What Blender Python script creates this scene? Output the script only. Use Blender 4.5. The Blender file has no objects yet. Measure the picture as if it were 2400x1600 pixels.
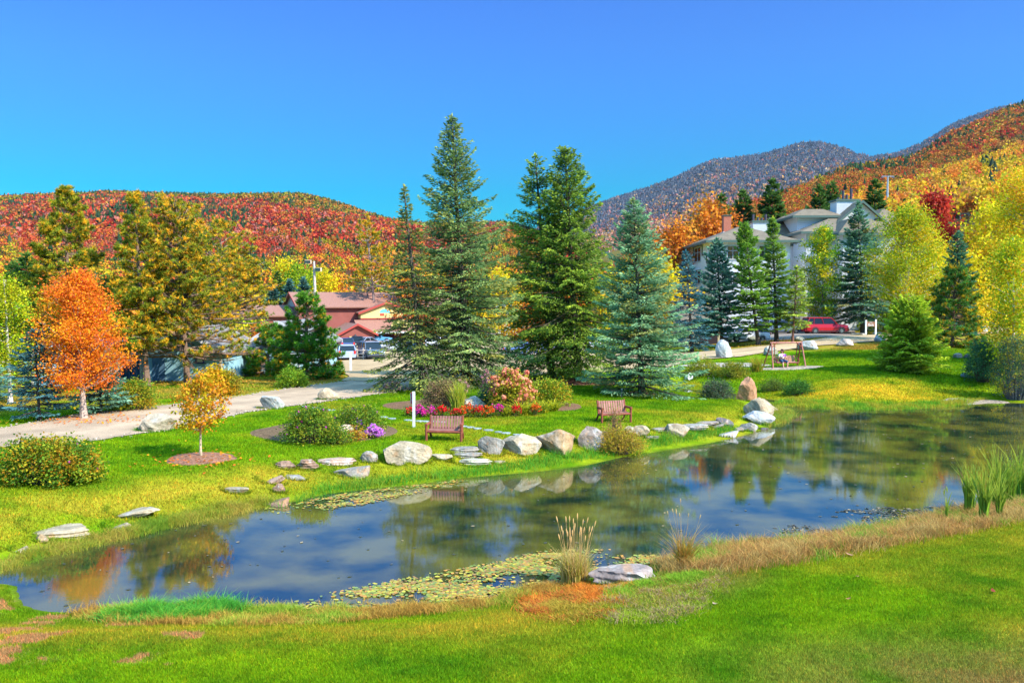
import bpy, bmesh, math, random
import numpy as np
from math import radians as R, pi, sin, cos, tan, sqrt
from mathutils import Vector, Matrix

# ---------------------------------------------------------------- camera
SC = bpy.context.scene
COL = SC.collection
PITCH = math.atan(100/2000.)
CAMZ = 6.5
cam = bpy.data.cameras.new('camera')
cam.lens = 30.0; cam.sensor_width = 36.0; cam.clip_start = 0.1; cam.clip_end = 12000
camo = bpy.data.objects.new('camera', cam); COL.objects.link(camo)
camo.location = (0, 0, CAMZ); camo.rotation_euler = (pi/2-PITCH, 0, 0)
SC.camera = camo
# ---------------------------------------------------------------- sky and sun
SUN_EL, SUN_AZ = R(41), R(121)          # azimuth measured clockwise from +Y
w = bpy.data.worlds.new('World'); SC.world = w; w.use_nodes = True
nt = w.node_tree; nt.nodes.clear()
out = nt.nodes.new('ShaderNodeOutputWorld'); bg = nt.nodes.new('ShaderNodeBackground')
sky = nt.nodes.new('ShaderNodeTexSky'); sky.sky_type = 'NISHITA'; sky.sun_disc = False
sky.sun_elevation = SUN_EL; sky.sun_rotation = SUN_AZ; sky.altitude = 600
sky.air_density = 1.0; sky.dust_density = 0.15; sky.ozone_density = 2.2
hsv = nt.nodes.new('ShaderNodeHueSaturation')
hsv.inputs['Hue'].default_value = 0.5; hsv.inputs['Saturation'].default_value = 1.25
hsv.inputs['Value'].default_value = 1.0
wtc = nt.nodes.new('ShaderNodeTexCoord'); sep = nt.nodes.new('ShaderNodeSeparateXYZ'); nt.links.new(wtc.outputs['Generated'], sep.inputs[0])
rmp = nt.nodes.new('ShaderNodeValToRGB'); el = rmp.color_ramp.elements        # deep cyan-blue air near the skyline, unseen overhead sky brightened as added fill light
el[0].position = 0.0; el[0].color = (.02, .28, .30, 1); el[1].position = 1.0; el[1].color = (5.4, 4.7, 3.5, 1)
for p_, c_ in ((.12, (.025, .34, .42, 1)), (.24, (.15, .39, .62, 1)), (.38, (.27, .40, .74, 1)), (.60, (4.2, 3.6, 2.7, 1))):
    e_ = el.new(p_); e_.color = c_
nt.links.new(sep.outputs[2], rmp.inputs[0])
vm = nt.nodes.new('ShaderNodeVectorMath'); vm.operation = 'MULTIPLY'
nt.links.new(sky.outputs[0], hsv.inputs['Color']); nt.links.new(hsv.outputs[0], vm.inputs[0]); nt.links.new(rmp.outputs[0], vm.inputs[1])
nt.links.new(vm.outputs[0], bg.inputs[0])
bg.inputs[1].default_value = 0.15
nt.links.new(bg.outputs[0], out.inputs[0])
sl = bpy.data.lights.new('sun', 'SUN'); sl.energy = 4.6; sl.angle = R(0.5); sl.color = (1, .93, .80)
slo = bpy.data.objects.new('sun', sl); COL.objects.link(slo); slo.location = (0, 0, 60)
SUNV = Vector((sin(SUN_AZ)*cos(SUN_EL), cos(SUN_AZ)*cos(SUN_EL), sin(SUN_EL)))
slo.rotation_euler = SUNV.to_track_quat('Z', 'Y').to_euler()
SC.view_settings.view_transform = 'Standard'; SC.view_settings.look = 'None'
SC.view_settings.exposure = 1.12; SC.view_settings.gamma = 1.0
SC.cycles.max_bounces = 6; SC.cycles.transparent_max_bounces = 4
SC.cycles.diffuse_bounces = 3; SC.cycles.glossy_bounces = 3

RG = np.random.default_rng(7)
random.seed(5)

# ---------------------------------------------------------------- mesh builder
class G:
    """collects vertices, faces and point colours; build() links ONE mesh object"""
    def __init__(s): s.V=[]; s.F=[]; s.C=[]; s.n=0
    def add(s, V, F, col=(1,1,1)):
        V=np.asarray(V,float).reshape(-1,3)
        s.V.append(V)
        c=np.asarray(col,float)
        if c.ndim==1: c=np.broadcast_to(c,(len(V),3))
        s.C.append(c)
        if isinstance(F,np.ndarray): F=[F]
        elif len(F) and not isinstance(F[0],np.ndarray):
            d={}
            for f in F: d.setdefault(len(f),[]).append(f)
            F=[np.array(x,int) for x in d.values()]
        for f in F: s.F.append(f+s.n)
        s.n+=len(V); return s
    def box(s,c,size,col=(1,1,1),rz=0,M=None):
        hx,hy,hz=[q/2 for q in size]
        v=np.array([[x,y,z] for x in(-hx,hx) for y in(-hy,hy) for z in(-hz,hz)])
        if M is not None: v=v@np.array(M.to_3x3()).T
        if rz: v=v@np.array([[cos(rz),sin(rz),0],[-sin(rz),cos(rz),0],[0,0,1]])
        return s.add(v+np.array(c),np.array([[0,1,3,2],[4,6,7,5],[0,4,5,1],[2,3,7,6],[0,2,6,4],[1,5,7,3]]),col)
    def tube(s,P,r,n=6,col=(1,1,1),cap=True):
        P=np.asarray(P,float); m=len(P); r=np.broadcast_to(np.asarray(r,float),(m,))
        T=np.gradient(P,axis=0); T/=np.linalg.norm(T,axis=1,keepdims=True)+1e-9
        up=np.array([0,0,1.]) if abs(T[0][2])<.9 else np.array([1.,0,0])
        A=np.cross(T,up); A/=np.linalg.norm(A,axis=1,keepdims=True)+1e-9
        B=np.cross(A,T)
        t=np.arange(n)*2*pi/n
        V=P[:,None]+r[:,None,None]*(np.cos(t)[None,:,None]*A[:,None]+np.sin(t)[None,:,None]*B[:,None])
        F=[]
        i=np.arange(m-1)[:,None]*n; j=np.arange(n)[None,:]; j2=(j+1)%n
        F=[np.stack([i+j,i+j2,i+n+j2,i+n+j],-1).reshape(-1,4)[:, ::-1].copy()]
        if cap and n>=3:
            F+= [np.array([list(range(n))]), np.array([list(range((m-1)*n,m*n))[::-1]])]
        return s.add(V.reshape(-1,3),F,col)
    def poly(s,pts,col=(1,1,1)): return s.add(np.array(pts,float),[list(range(len(pts)))],col)
    def prism(s,pts,vec,col=(1,1,1)):
        """flat outline (list of 3d points) pushed along vec"""
        P=np.array(pts,float); n=len(P); V=np.vstack([P,P+np.array(vec,float)])
        F=[list(range(n))[::-1],list(range(n,2*n))]+[[i,(i+1)%n,(i+1)%n+n,i+n] for i in range(n)]
        return s.add(V,F,col)
    def rh(s,c,u,v,col):
        """rhombi: centre c, half axes u and v"""
        c=np.asarray(c); N=len(c)
        V=np.stack([c-u,c-v,c+u,c+v],1).reshape(-1,3)
        F=np.arange(4*N).reshape(-1,4)
        cc=np.asarray(col); cc=np.broadcast_to(cc,(N,3)); cc=np.repeat(cc,4,0)
        return s.add(V,F,cc)
    def tri(s,a,b,c,col):
        N=len(a); V=np.stack([a,b,c],1).reshape(-1,3)
        cc=np.broadcast_to(np.asarray(col),(N,3))
        return s.add(V,np.arange(3*N).reshape(-1,3),np.repeat(cc,3,0))
    def build(s,name,mat,parent=None,smooth=False,loc=None):
        V=np.concatenate(s.V) if s.V else np.zeros((0,3))
        me=bpy.data.meshes.new(name); me.vertices.add(len(V))
        me.vertices.foreach_set('co',V.astype(np.float32).ravel())
        L=np.concatenate([f.ravel() for f in s.F]); cnt=np.concatenate([np.full(len(f),f.shape[1]) for f in s.F])
        me.loops.add(len(L)); me.loops.foreach_set('vertex_index',L.astype(np.int32))
        me.polygons.add(len(cnt)); st=np.concatenate([[0],np.cumsum(cnt)[:-1]])
        me.polygons.foreach_set('loop_start',st.astype(np.int32))
        me.polygons.foreach_set('loop_total',cnt.astype(np.int32))
        me.polygons.foreach_set('use_smooth',np.full(len(cnt),bool(smooth)))
        ca=me.color_attributes.new('col','FLOAT_COLOR','POINT')
        C=np.concatenate(s.C); C4=np.ones((len(C),4),np.float32); C4[:,:3]=C
        ca.data.foreach_set('color',C4.ravel())
        me.update(calc_edges=True); me.validate()
        me.materials.append(mat)
        o=bpy.data.objects.new(name,me); COL.objects.link(o)
        if parent is not None: o.parent=parent
        if loc is not None: o.location=loc
        return o

def tag(o,label=None,cat=None,group=None,kind=None):
    if label: o['label']=label
    if cat: o['category']=cat
    if group: o['group']=group
    if kind: o['kind']=kind
    return o
def thing(name,loc,label,cat,group=None,rz=0,scale=1):
    o=bpy.data.objects.new(name,None); COL.objects.link(o); o.location=loc; o.rotation_euler=(0,0,rz)
    o.scale=(scale,)*3; o.empty_display_size=.2
    return tag(o,label,cat,group)
def copy_tree(o,parent=None):
    c=o.copy(); COL.objects.link(c); c.parent=parent
    for ch in list(o.children): copy_tree(ch,c)
    return c

# ---------------------------------------------------------------- materials
def mat(name,base=None,rough=.8,nscale=0,namp=.3,bump=0,bscale=None,trans=0,spec=.3,metal=0,detail=4,obj=False,n2=0,n2amp=.3,wave=None,coat=0):
    """base None = use the colour stored on the mesh; noise varies it; optional translucency"""
    m=bpy.data.materials.new(name); m.use_nodes=True; t=m.node_tree; N=t.nodes; L=t.links
    b=N['Principled BSDF']; o=N['Material Output']
    b.inputs['Roughness'].default_value=rough; b.inputs['Specular IOR Level'].default_value=spec
    b.inputs['Metallic'].default_value=metal; b.inputs['Coat Weight'].default_value=coat
    if base is None:
        a=N.new('ShaderNodeAttribute'); a.attribute_name='col'; c=a.outputs['Color']
    else:
        a=N.new('ShaderNodeRGB'); a.outputs[0].default_value=(*base,1); c=a.outputs[0]
    tc=N.new('ShaderNodeTexCoord'); co=tc.outputs['Object']
    def vary(c,sc,amp,det):
        n=N.new('ShaderNodeTexNoise'); n.inputs['Scale'].default_value=sc; n.inputs['Detail'].default_value=det
        L.new(co,n.inputs['Vector'])
        mr=N.new('ShaderNodeMapRange'); mr.inputs[1].default_value=.25; mr.inputs[2].default_value=.75
        mr.inputs[3].default_value=1-amp; mr.inputs[4].default_value=1+amp; L.new(n.outputs[0],mr.inputs[0])
        v=N.new('ShaderNodeVectorMath'); v.operation='MULTIPLY'; L.new(c,v.inputs[0]); L.new(mr.outputs[0],v.inputs[1])
        return v.outputs[0],n
    if nscale: c,_=vary(c,nscale,namp,detail)
    if n2: c,_=vary(c,n2,n2amp,3)
    L.new(c,b.inputs['Base Color'])
    if wave:                                  # (axis, period m, depth): clapboards, boards
        wv=N.new('ShaderNodeTexWave'); wv.wave_type='BANDS'; wv.bands_direction=wave[0]; wv.wave_profile='SAW'
        wv.inputs['Scale'].default_value=0.314159/wave[1]; L.new(co,wv.inputs['Vector'])
        bp=N.new('ShaderNodeBump'); bp.inputs['Distance'].default_value=wave[2]; bp.inputs['Strength'].default_value=1
        L.new(wv.outputs['Fac'],bp.inputs['Height']); L.new(bp.outputs[0],b.inputs['Normal'])
    elif bump:
        n=N.new('ShaderNodeTexNoise'); n.inputs['Scale'].default_value=bscale or nscale*3 or 10; n.inputs['Detail'].default_value=6
        L.new(co,n.inputs['Vector'])
        bp=N.new('ShaderNodeBump'); bp.inputs['Distance'].default_value=bump; bp.inputs['Strength'].default_value=1
        L.new(n.outputs[0],bp.inputs['Height']); L.new(bp.outputs[0],b.inputs['Normal'])
    if trans:
        tr=N.new('ShaderNodeBsdfTranslucent'); L.new(c,tr.inputs[0])
        mx=N.new('ShaderNodeMixShader'); mx.inputs[0].default_value=trans
        L.new(b.outputs[0],mx.inputs[1]); L.new(tr.outputs[0],mx.inputs[2]); L.new(mx.outputs[0],o.inputs[0])
    return m
M_LEAF=mat('leaf',rough=.6,spec=.12,trans=.4)
M_NEEDLE=mat('needles',rough=.7,spec=.1,trans=.35)
M_GRASS=mat('grass_blades',rough=.7,spec=.08,trans=.4)
M_BARK=mat('bark',rough=.9,nscale=9,namp=.45,bump=.03,bscale=14,spec=.1)
M_FLOWER=mat('petals',rough=.6,spec=.2,trans=.3)
M_ROCK=mat('rock',rough=.85,nscale=1.7,namp=.38,bump=.05,bscale=6,spec=.2,detail=8,n2=14,n2amp=.25)
M_FOREST=mat('far_crowns',rough=.9,spec=.02,trans=.25)
M_PAINT=mat('painted',rough=.5,spec=.3,nscale=2,namp=.06)

# ---------------------------------------------------------------- picture pixel (2400 x 1600) -> place in the world
def dirs(px,py):
    px=np.asarray(px,float); py=np.asarray(py,float)
    X=(px-1200)/2000; Y=(800-py)/2000
    return np.stack([X, cos(PITCH)+Y*sin(PITCH), -sin(PITCH)+Y*cos(PITCH)],-1)
def at(px,py,d):
    v=dirs(px,py); return v/v[...,1:2]*np.asarray(d,float)[...,None]+np.array([0,0,CAMZ])
def onz(px,py,z):
    v=dirs(px,py); t=(np.asarray(z,float)-CAMZ)/v[...,2]; return v*t[...,None]+np.array([0,0,CAMZ])

# ---------------------------------------------------------------- terrain
POND_PX=[(-220,1352),(-100,1340),(0,1327),(62,1312),(199,1273),(290,1260),(373,1237),(480,1215),(580,1194),(622,1188),(683,1177),(766,1157),(860,1146),(952,1138),(1097,1119),(1180,1112),(1263,1105),(1366,1093),(1449,1073),(1510,1064),(1560,1055),(1656,1040),(1739,1022),(1805,1000),(1850,984),(1856,972),(1815,954),(1770,941),(1720,930),(1650,922),(1594,917),
 (1594,910),(1660,914),(1720,921),(1772,931),(1822,937),(1880,945),(1950,951),(2030,955),(2110,956),(2180,953),(2247,948),(2314,942),(2480,948),(2800,1000),(2800,1140),(2480,1160),
 (2400,1170),(2287,1190),(2203,1200),(2136,1224),(2050,1240),(1957,1256),(1860,1268),(1779,1275),(1700,1286),(1645,1293),(1600,1304),(1552,1316),(1470,1335),(1399,1350),(1304,1374),(1220,1392),(1139,1408),(1050,1420),(973,1427),(766,1432),(600,1428),(470,1428),(348,1432),(207,1436),(100,1432),(54,1416),(44,1390),(40,1372),(0,1366),(-120,1366)]
PX=np.array(POND_PX,float); POND=onz(PX[:,0],PX[:,1],0.)[:,:2]
def poly_sd(P,Q):
    """signed distance to polygon Q, negative inside"""
    P=np.asarray(P,float); out=np.full(len(P),1e9); ins=np.zeros(len(P),bool)
    for i in range(len(Q)):
        a=Q[i]; b=Q[(i+1)%len(Q)]; e=b-a
        t=np.clip(((P-a)@e)/(e@e),0,1); d=np.hypot(*(P-a-t[:,None]*e).T); out=np.minimum(out,d)
        c=((a[1]>P[:,1])!=(b[1]>P[:,1]))
        with np.errstate(all='ignore'): xi=(b[0]-a[0])*(P[:,1]-a[1])/(b[1]-a[1])+a[0]
        ins^=c&(P[:,0]<xi)
    return np.where(ins,-out,out)
CP=[(0,1600,.6),(1200,1600,.6),(2400,1600,.7),(2400,1300,.7),(1600,1450,.5),(0,1500,.5),(1000,1500,.5),
 (100,1150,.7),(465,1070,.8),(750,1040,.8),(1042,1042,.75),(1440,993,.8),(1300,960,.85),(1750,930,.6),(1500,920,.85),(0,1020,.95),
 (300,960,.9),(600,920,.85),(900,890,.85),(1300,870,.9),(1650,835,1.35),(1700,810,1.6),(1830,862,1.0),(2135,865,1.35),(2050,920,.75),
 (2300,880,1.1),(2350,790,2.2),(2000,790,2.35),(1935,785,2.6),(2200,760,3),(1600,815,1.1),(400,893,.5),(100,900,.6),(0,980,.8),(822,870,.5),
 (805,845,.1),(1200,800,.5),(700,800,-.5),(1300,840,.8),(1000,840,.5)]
CP=np.array(CP); cw=onz(CP[:,0],CP[:,1],CP[:,2])
extra=np.array([(0,4,.6),(-12,4,.5),(12,4,.7),(-60,20,.6),(60,20,1.),(60,60,2.),(80,100,4.5),(-60,60,.5),(-90,120,-.5),(0,160,0.5),(50,150,6),(-60,200,-1),(30,240,6),(120,200,18),(-150,250,1),(0,330,3),(-200,60,1),(200,60,12),(200,300,40),(-200,400,2),(0,600,12),(0,1000,20),(-400,1000,20),(400,300,60),(400,1000,100),(-400,200,10)],float)
CW=np.vstack([cw,extra])
def _tf(x,y): return np.stack([np.sign(x)*np.log1p(np.abs(x)/25),np.log(np.maximum(y+15,3.)/25)*1.6],-1)
_A=_tf(CW[:,0],CW[:,1])
def _phi(r): return np.where(r>0,r*r*np.log(r+1e-9),0)
_n=len(CW); _K=_phi(np.linalg.norm(_A[:,None]-_A[None],axis=-1))+np.eye(_n)*2e-3
_P=np.hstack([np.ones((_n,1)),_A]); _S=np.block([[_K,_P],[_P.T,np.zeros((3,3))]])
_W=np.linalg.solve(_S,np.concatenate([CW[:,2],np.zeros(3)]))
def zl(x,y):
    x=np.asarray(x,float).ravel(); y=np.asarray(y,float).ravel(); out=np.empty(len(x))
    for i in range(0,len(x),20000):
        A=_tf(x[i:i+20000],y[i:i+20000]); K=_phi(np.linalg.norm(A[:,None]-_A[None],axis=-1))
        out[i:i+20000]=K@_W[:_n]+_W[_n]+A@_W[_n+1:]
    return out
def sst(t): t=np.clip(t,0,1); return t*t*(3-2*t)
def bankw(x,y): 
    return np.where(y>50,7.,3.0)*1.0+np.where((y<45)&(y>24)&(x<-4),1.0,0)
def ground(x,y,sd=None):
    x=np.asarray(x,float); sh=x.shape; x=x.ravel(); y=np.asarray(y,float).ravel()
    z=zl(x,y)
    if sd is None: sd=poly_sd(np.stack([x,y],1),POND)
    w=bankw(x,y)
    zo=.03+np.maximum(z,.1)*sst(sd/w*.5+.5*np.minimum(sd/w,1))
    far=y>130
    zo=np.where(far&(sd>30),z,zo)
    zi=-.03-.8*sst(-sd/2.5)
    lin=sst(sd/.4+.5)
    return (zi*(1-lin)+zo*lin).reshape(sh)
_TS=np.concatenate([np.arange(8,70,.5),np.arange(70,130,1),np.arange(130,400,5)])
def gp(px,py):
    """the terrain point seen at a pixel"""
    px=np.atleast_1d(np.asarray(px,float)); py=np.atleast_1d(np.asarray(py,float)); res=[]
    for a,b in zip(px,py):
        P=at(np.full(len(_TS),a),np.full(len(_TS),b),_TS); g=ground(P[:,0],P[:,1])
        g=np.maximum(g,-.01); i=np.argmax(P[:,2]<g)
        if i==0: i=len(_TS)-1
        t=np.linspace(_TS[i-1],_TS[i],25); P=at(np.full(25,a),np.full(25,b),t); g=np.maximum(ground(P[:,0],P[:,1]),-.01)
        k=np.argmax(P[:,2]<=g+1e-6); res.append([P[k,0],P[k,1],g[k]])
    r=np.array(res); return r[0] if len(r)==1 else r
def gz(x,y): return float(ground(np.array([x]),np.array([y]))[0])
def px_m(d): return d/2000.
# ---------------------------------------------------------------- ground sheet
def vnoise(x,y,seed=0):
    """smooth value noise in numpy, about 0..1"""
    x=np.asarray(x,float); y=np.asarray(y,float)
    xi=np.floor(x).astype(np.int64); yi=np.floor(y).astype(np.int64); fx=x-xi; fy=y-yi
    fx=fx*fx*(3-2*fx); fy=fy*fy*(3-2*fy)
    def h(a,b):
        n=(a*374761393+b*668265263+seed*1442695041)&0x7fffffff
        n=((n^(n>>13))*1274126177)&0x7fffffff
        return ((n^(n>>16))&0xffff)/65535.
    return (h(xi,yi)*(1-fx)+h(xi+1,yi)*fx)*(1-fy)+(h(xi,yi+1)*(1-fx)+h(xi+1,yi+1)*fx)*fy
def fbm(x,y,seed=0,o=4):
    s=0;a=.5;t=0
    for i in range(o): s=s+a*vnoise(x*2**i,y*2**i,seed+i); t+=a; a*=.55
    return s/t
def axis(parts):
    out=[]
    for a,b,n in parts: out.append(np.linspace(a,b,n,endpoint=False))
    return np.concatenate(out)
GX=axis([(-6000,-800,8),(-800,-120,20),(-120,-45,60),(-45,45,280),(45,120,60),(120,800,20),(800,6001,9)]); GX=np.append(GX,6000)
GY=axis([(-30,8,8),(8,30,100),(30,60,100),(60,130,110),(130,400,50),(400,1200,20),(1200,9000,10)]); GY=np.append(GY,9000)
xx,yy=np.meshgrid(GX,GY); xf=xx.ravel(); yf=yy.ravel()
sdf=poly_sd(np.stack([xf,yf],1),POND)
zf=ground(xf,yf,sdf)
far=(np.abs(xf)>260)|(yf>700)|(yf<-10)
zf=np.where(far,np.clip(zf,-5,25),zf)
nx=len(GX); ny=len(GY)
i=np.arange(ny-1)[:,None]*nx; j=np.arange(nx-1)[None]
F=np.stack([i+j,i+j+1,i+nx+j+1,i+nx+j],-1).reshape(-1,4)
LAWN=np.array((.115,.215,.003)); DRY=np.array((.34,.24,.02)); BROWN=np.array((.20,.12,.04)); LEAFY=np.array((.30,.19,.03)); MUD=np.array((.045,.04,.015))
def lerp(a,b,t): t=np.clip(t,0,1)[...,None]; return a*(1-t)+b*t
def ground_col(x,y,sd):
    n1=fbm(x*.22,y*.3,3); n4=fbm(x*5,y*6,77); n2=fbm(x*.9,y*1.1,9); n3=fbm(x*3,y*3,21)
    c=lerp(LAWN*np.array((.5,.72,1)),LAWN*np.array((1.35,1.2,1)),n2*1.6-.3); c=c*(.72+.56*n4)[...,None]
    # yellow, mown-dry places
    c=lerp(c,DRY,np.clip((n1-.56)*3,0,.55)*np.clip(n2*1.7-.2,0,1))
    # the dry belt above the far shore
    b=np.exp(-((sd-1.5)/1.5)**2)*((y>24))*(x<14)
    c=lerp(c,DRY,b*np.clip(n2*2.2-.3,0,1)*.5)
    # the edge of the near lawn and its brown lower corner
    b=np.exp(-((sd-2.2)/1.0)**2)*(y<30); c=lerp(c,DRY,b*.55*n3*1.8)
    b=sst((15.5-y)/3.)*np.clip((x-2)/5,0,1); c=lerp(c,BROWN*1.2,b*np.clip(n2*2-.35,0,.8))
    b=np.exp(-(((x-2.6)/2.3)**2+((y-17.9)/1.2)**2)**2); c=lerp(c,np.array((.22,.15,.04)),b*np.clip(n3*2.2-.3,.2,.95))
    # bare soil patches at the near left corner
    b=(x<-5.5)*(y<18.5)*(y>13.5)*(fbm(x*1.3,y*1.8,44)>.56)*(sd>.3); c=lerp(c,np.array((.34,.17,.07)),b*.9)
    # yellow slope of the right-hand lawn
    b=np.exp(-(((x-23)/6)**2+((y-55)/2.6)**2)); c=lerp(c,np.array((.42,.30,.015)),b*n2*2.0)
    # leaf litter under the trees beyond the road, drive side verge
    b=((x<-12)&(y>40)&(y<75))*sst((y-38)/10); c=lerp(c,LEAFY,b*np.clip(n1*2.4-.6,0,.75))
    b=((x>-14)&(x<70)&(y>76)&(y<128)); c=lerp(c,LEAFY*.9,b*np.clip(n1*3-.7,0,.8))
    c=lerp(c,np.array((.14,.11,.03)),sst((y-120)/60.))
    c=lerp(c,MUD,sst((.25-sd)/.5))
    return c
g=G(); g.add(np.stack([xf,yf,zf],1),F,ground_col(xf,yf,sdf))
M_GROUND=mat('lawn',rough=.9,nscale=3.,namp=.22,n2=22,n2amp=.35,bump=.03,bscale=30,spec=0,detail=8)
tag(g.build('ground',M_GROUND,smooth=True),kind='structure')

# ---------------------------------------------------------------- water
wm=bpy.data.materials.new('pond_water'); wm.use_nodes=True; t=wm.node_tree; N=t.nodes; L=t.links; N.remove(N['Principled BSDF']); o=N['Material Output']
tc=N.new('ShaderNodeTexCoord')
df=N.new('ShaderNodeBsdfDiffuse'); gl=N.new('ShaderNodeBsdfGlossy'); fr=N.new('ShaderNodeFresnel'); mx=N.new('ShaderNodeMixShader')
n=N.new('ShaderNodeTexNoise'); n.inputs['Scale'].default_value=.45; n.inputs['Detail'].default_value=8; L.new(tc.outputs['Object'],n.inputs['Vector'])
cr=N.new('ShaderNodeValToRGB'); cr.color_ramp.elements[0].position=.38; cr.color_ramp.elements[0].color=(.008,.018,.010,1); cr.color_ramp.elements[1].position=.62; cr.color_ramp.elements[1].color=(.105,.09,.014,1)
L.new(n.outputs[0],cr.inputs[0]); L.new(cr.outputs[0],df.inputs[0])
mp=N.new('ShaderNodeMapping'); mp.inputs['Scale'].default_value=(1,1.9,1); L.new(tc.outputs['Object'],mp.inputs[0])
rn=N.new('ShaderNodeTexNoise'); rn.inputs['Scale'].default_value=6; rn.inputs['Detail'].default_value=8; rn.inputs['Roughness'].default_value=.5; L.new(mp.outputs[0],rn.inputs['Vector'])
bp=N.new('ShaderNodeBump'); bp.inputs['Strength'].default_value=.16; bp.inputs['Distance'].default_value=.0032; L.new(rn.outputs[0],bp.inputs['Height'])
fr.inputs[0].default_value=2.45; gl.inputs['Roughness'].default_value=.005
for k in (gl,fr): L.new(bp.outputs[0],k.inputs['Normal'])
gl.inputs['Color'].default_value=(.92,.95,1,1)
L.new(fr.outputs[0],mx.inputs[0]); L.new(df.outputs[0],mx.inputs[1]); L.new(gl.outputs[0],mx.inputs[2]); L.new(mx.outputs[0],o.inputs[0])
cen=POND.mean(0)
g=G(); g.add([(-60,12,0),(110,12,0),(110,75,0),(-60,75,0)],np.array([[0,1,2,3]]))
# the sheet only shows where the ground dips below zero; trimmed to the pond outline grown by a metre
from mathutils.geometry import tessellate_polygon
def grow(Q,d):
    n=len(Q); area=.5*sum(Q[k][0]*Q[(k+1)%n][1]-Q[(k+1)%n][0]*Q[k][1] for k in range(n)); s=1 if area<0 else -1
    out=[]
    for k in range(n):
        a=Q[k-1];b=Q[(k+1)%n]; e=(b-a)/np.linalg.norm(b-a); out.append(Q[k]+s*d*np.array([-e[1],e[0]]))
    return np.array(out)
WQ=grow(POND,.35); tr=tessellate_polygon([[Vector((*p,0)) for p in WQ]])
g=G(); g.add(np.hstack([WQ,np.zeros((len(WQ),1))]),np.array(tr))
wo=g.build('pond_water',wm); tag(wo,kind='structure')
if wo.data.polygons[0].normal.z<0: wo.data.flip_normals()

# ---------------------------------------------------------------- drive, lots and beds: sheets laid on the ground
def resample(P,n):
    P=np.asarray(P,float); d=np.r_[0,np.cumsum(np.linalg.norm(np.diff(P,axis=0),axis=1))]; t=np.linspace(0,d[-1],n)
    return np.stack([np.interp(t,d,P[:,k]) for k in range(P.shape[1])],1)
ZONES=[]
def ribbon(name,A,B,n,m,matl,lift,col,wob=.12,kind='structure'):
    A=resample(gp(*np.array(A,float).T)[:,:2],n); B=resample(gp(*np.array(B,float).T)[:,:2],n)
    e=(B-A)/np.linalg.norm(B-A,axis=1,keepdims=True)
    A=A-e*((fbm(A[:,0]*1.3,A[:,1]*1.3,5)-.5)*wob*4)[:,None]; B=B+e*((fbm(B[:,0]*1.3,B[:,1]*1.3,6)-.5)*wob*4)[:,None]
    t=np.linspace(0,1,m)[None,:,None]; Pt=A[:,None]*(1-t)+B[:,None]*t; P=Pt.reshape(-1,2)
    z=ground(P[:,0],P[:,1])+lift
    i=np.arange(n-1)[:,None]*m; j=np.arange(m-1)[None]
    F=np.stack([i+j,i+j+1,i+m+j+1,i+m+j],-1).reshape(-1,4)
    tv=np.tile(np.linspace(0,1,m),n); trk=np.exp(-((tv-.30)/.07)**2)+np.exp(-((tv-.66)/.07)**2)
    c=np.array(col)*((.72+.5*fbm(P[:,0]*.6,P[:,1]*.6,11))*(1+.22*trk*(.5+fbm(P[:,0]*.4,P[:,1]*.4,13))))[:,None]
    g=G(); g.add(np.hstack([P,z[:,None]]),F,c); o=g.build(name,matl,smooth=True)
    ZONES.append(np.vstack([A,B[::-1]]))
    return tag(o,kind=kind)
M_ROAD=mat('gravel_drive',rough=.95,nscale=.9,namp=.16,n2=24,n2amp=.3,bump=.02,bscale=40,spec=.1,detail=8)
ribbon('road',[(-160,1030),(0,1005),(166,974),(406,949),(539,933),(660,913),(800,895),(870,888)],
       [(-160,1075),(0,1051),(116,1038),(232,1032),(414,1003),(580,966),(704,949),(849,929),(973,912),(1060,897)],90,16,M_ROAD,.035,(.36,.255,.165))
ribbon('parking_lot',[(800,893),(822,882),(784,868),(600,868),(640,806),(720,806),(900,800),(1100,800),(1400,806),(1600,828)],
       [(1040,898),(1080,896),(1120,893),(1180,887),(1240,882),(1300,877),(1380,874),(1450,872),(1530,862),(1621,845)],70,30,M_ROAD,.06,(.38,.26,.14))
ribbon('drive',[(1560,834),(1600,829),(1719,819),(1834,807),(1900,799),(1960,790),(2030,786),(2110,780),(2200,772),(2400,764)],
       [(1560,866),(1621,846),(1728,838),(1791,828),(1919,811),(1990,806),(2046,802),(2110,796),(2220,786),(2420,776)],80,10,M_ROAD,.085,(.38,.27,.155))
ribbon('upper_parking_lot',[(1640,782),(1720,778),(1800,772),(1900,768),(2000,766)],[(1700,803),(1760,801),(1860,797),(1960,790),(2010,786)],40,12,M_ROAD,.05,(.20,.16,.13))
M_MULCH=mat('bark_mulch',rough=.95,nscale=8,namp=.5,n2=30,n2amp=.5,bump=.04,bscale=30,spec=.05)
def bed(name,cx,cy,rx,ry,col,label,seed=1,lift=.035,n=40,matl=None):
    """round bed given by its centre pixel and half sizes in metres"""
    c=gp(cx,cy)[:2]; a=np.arange(n)*2*pi/n; rr=1+.12*(vnoise(np.cos(a)*2+seed*7,np.sin(a)*2+seed*3,seed)-.5)*2
    rings=[0.02,.35,.65,.85,1]; P=np.concatenate([np.stack([c[0]+rx*rr*k*np.cos(a),c[1]+ry*rr*k*np.sin(a)],1) for k in rings])
    z=ground(P[:,0],P[:,1])+lift+np.repeat([.05,.05,.04,.02,-.03],n)
    F=[]
    for q in range(len(rings)-1):
        for k in range(n): F.append([q*n+k,(q+1)*n+k,(q+1)*n+(k+1)%n,q*n+(k+1)%n])
    F=[np.array(F),np.array([list(range(n))])]
    g=G(); g.add(np.hstack([P,z[:,None]]),F,np.array(col)); o=g.build(name,matl or M_MULCH,smooth=True)
    ZONES.append(P[-n:]); return tag(o,kind='structure')
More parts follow.
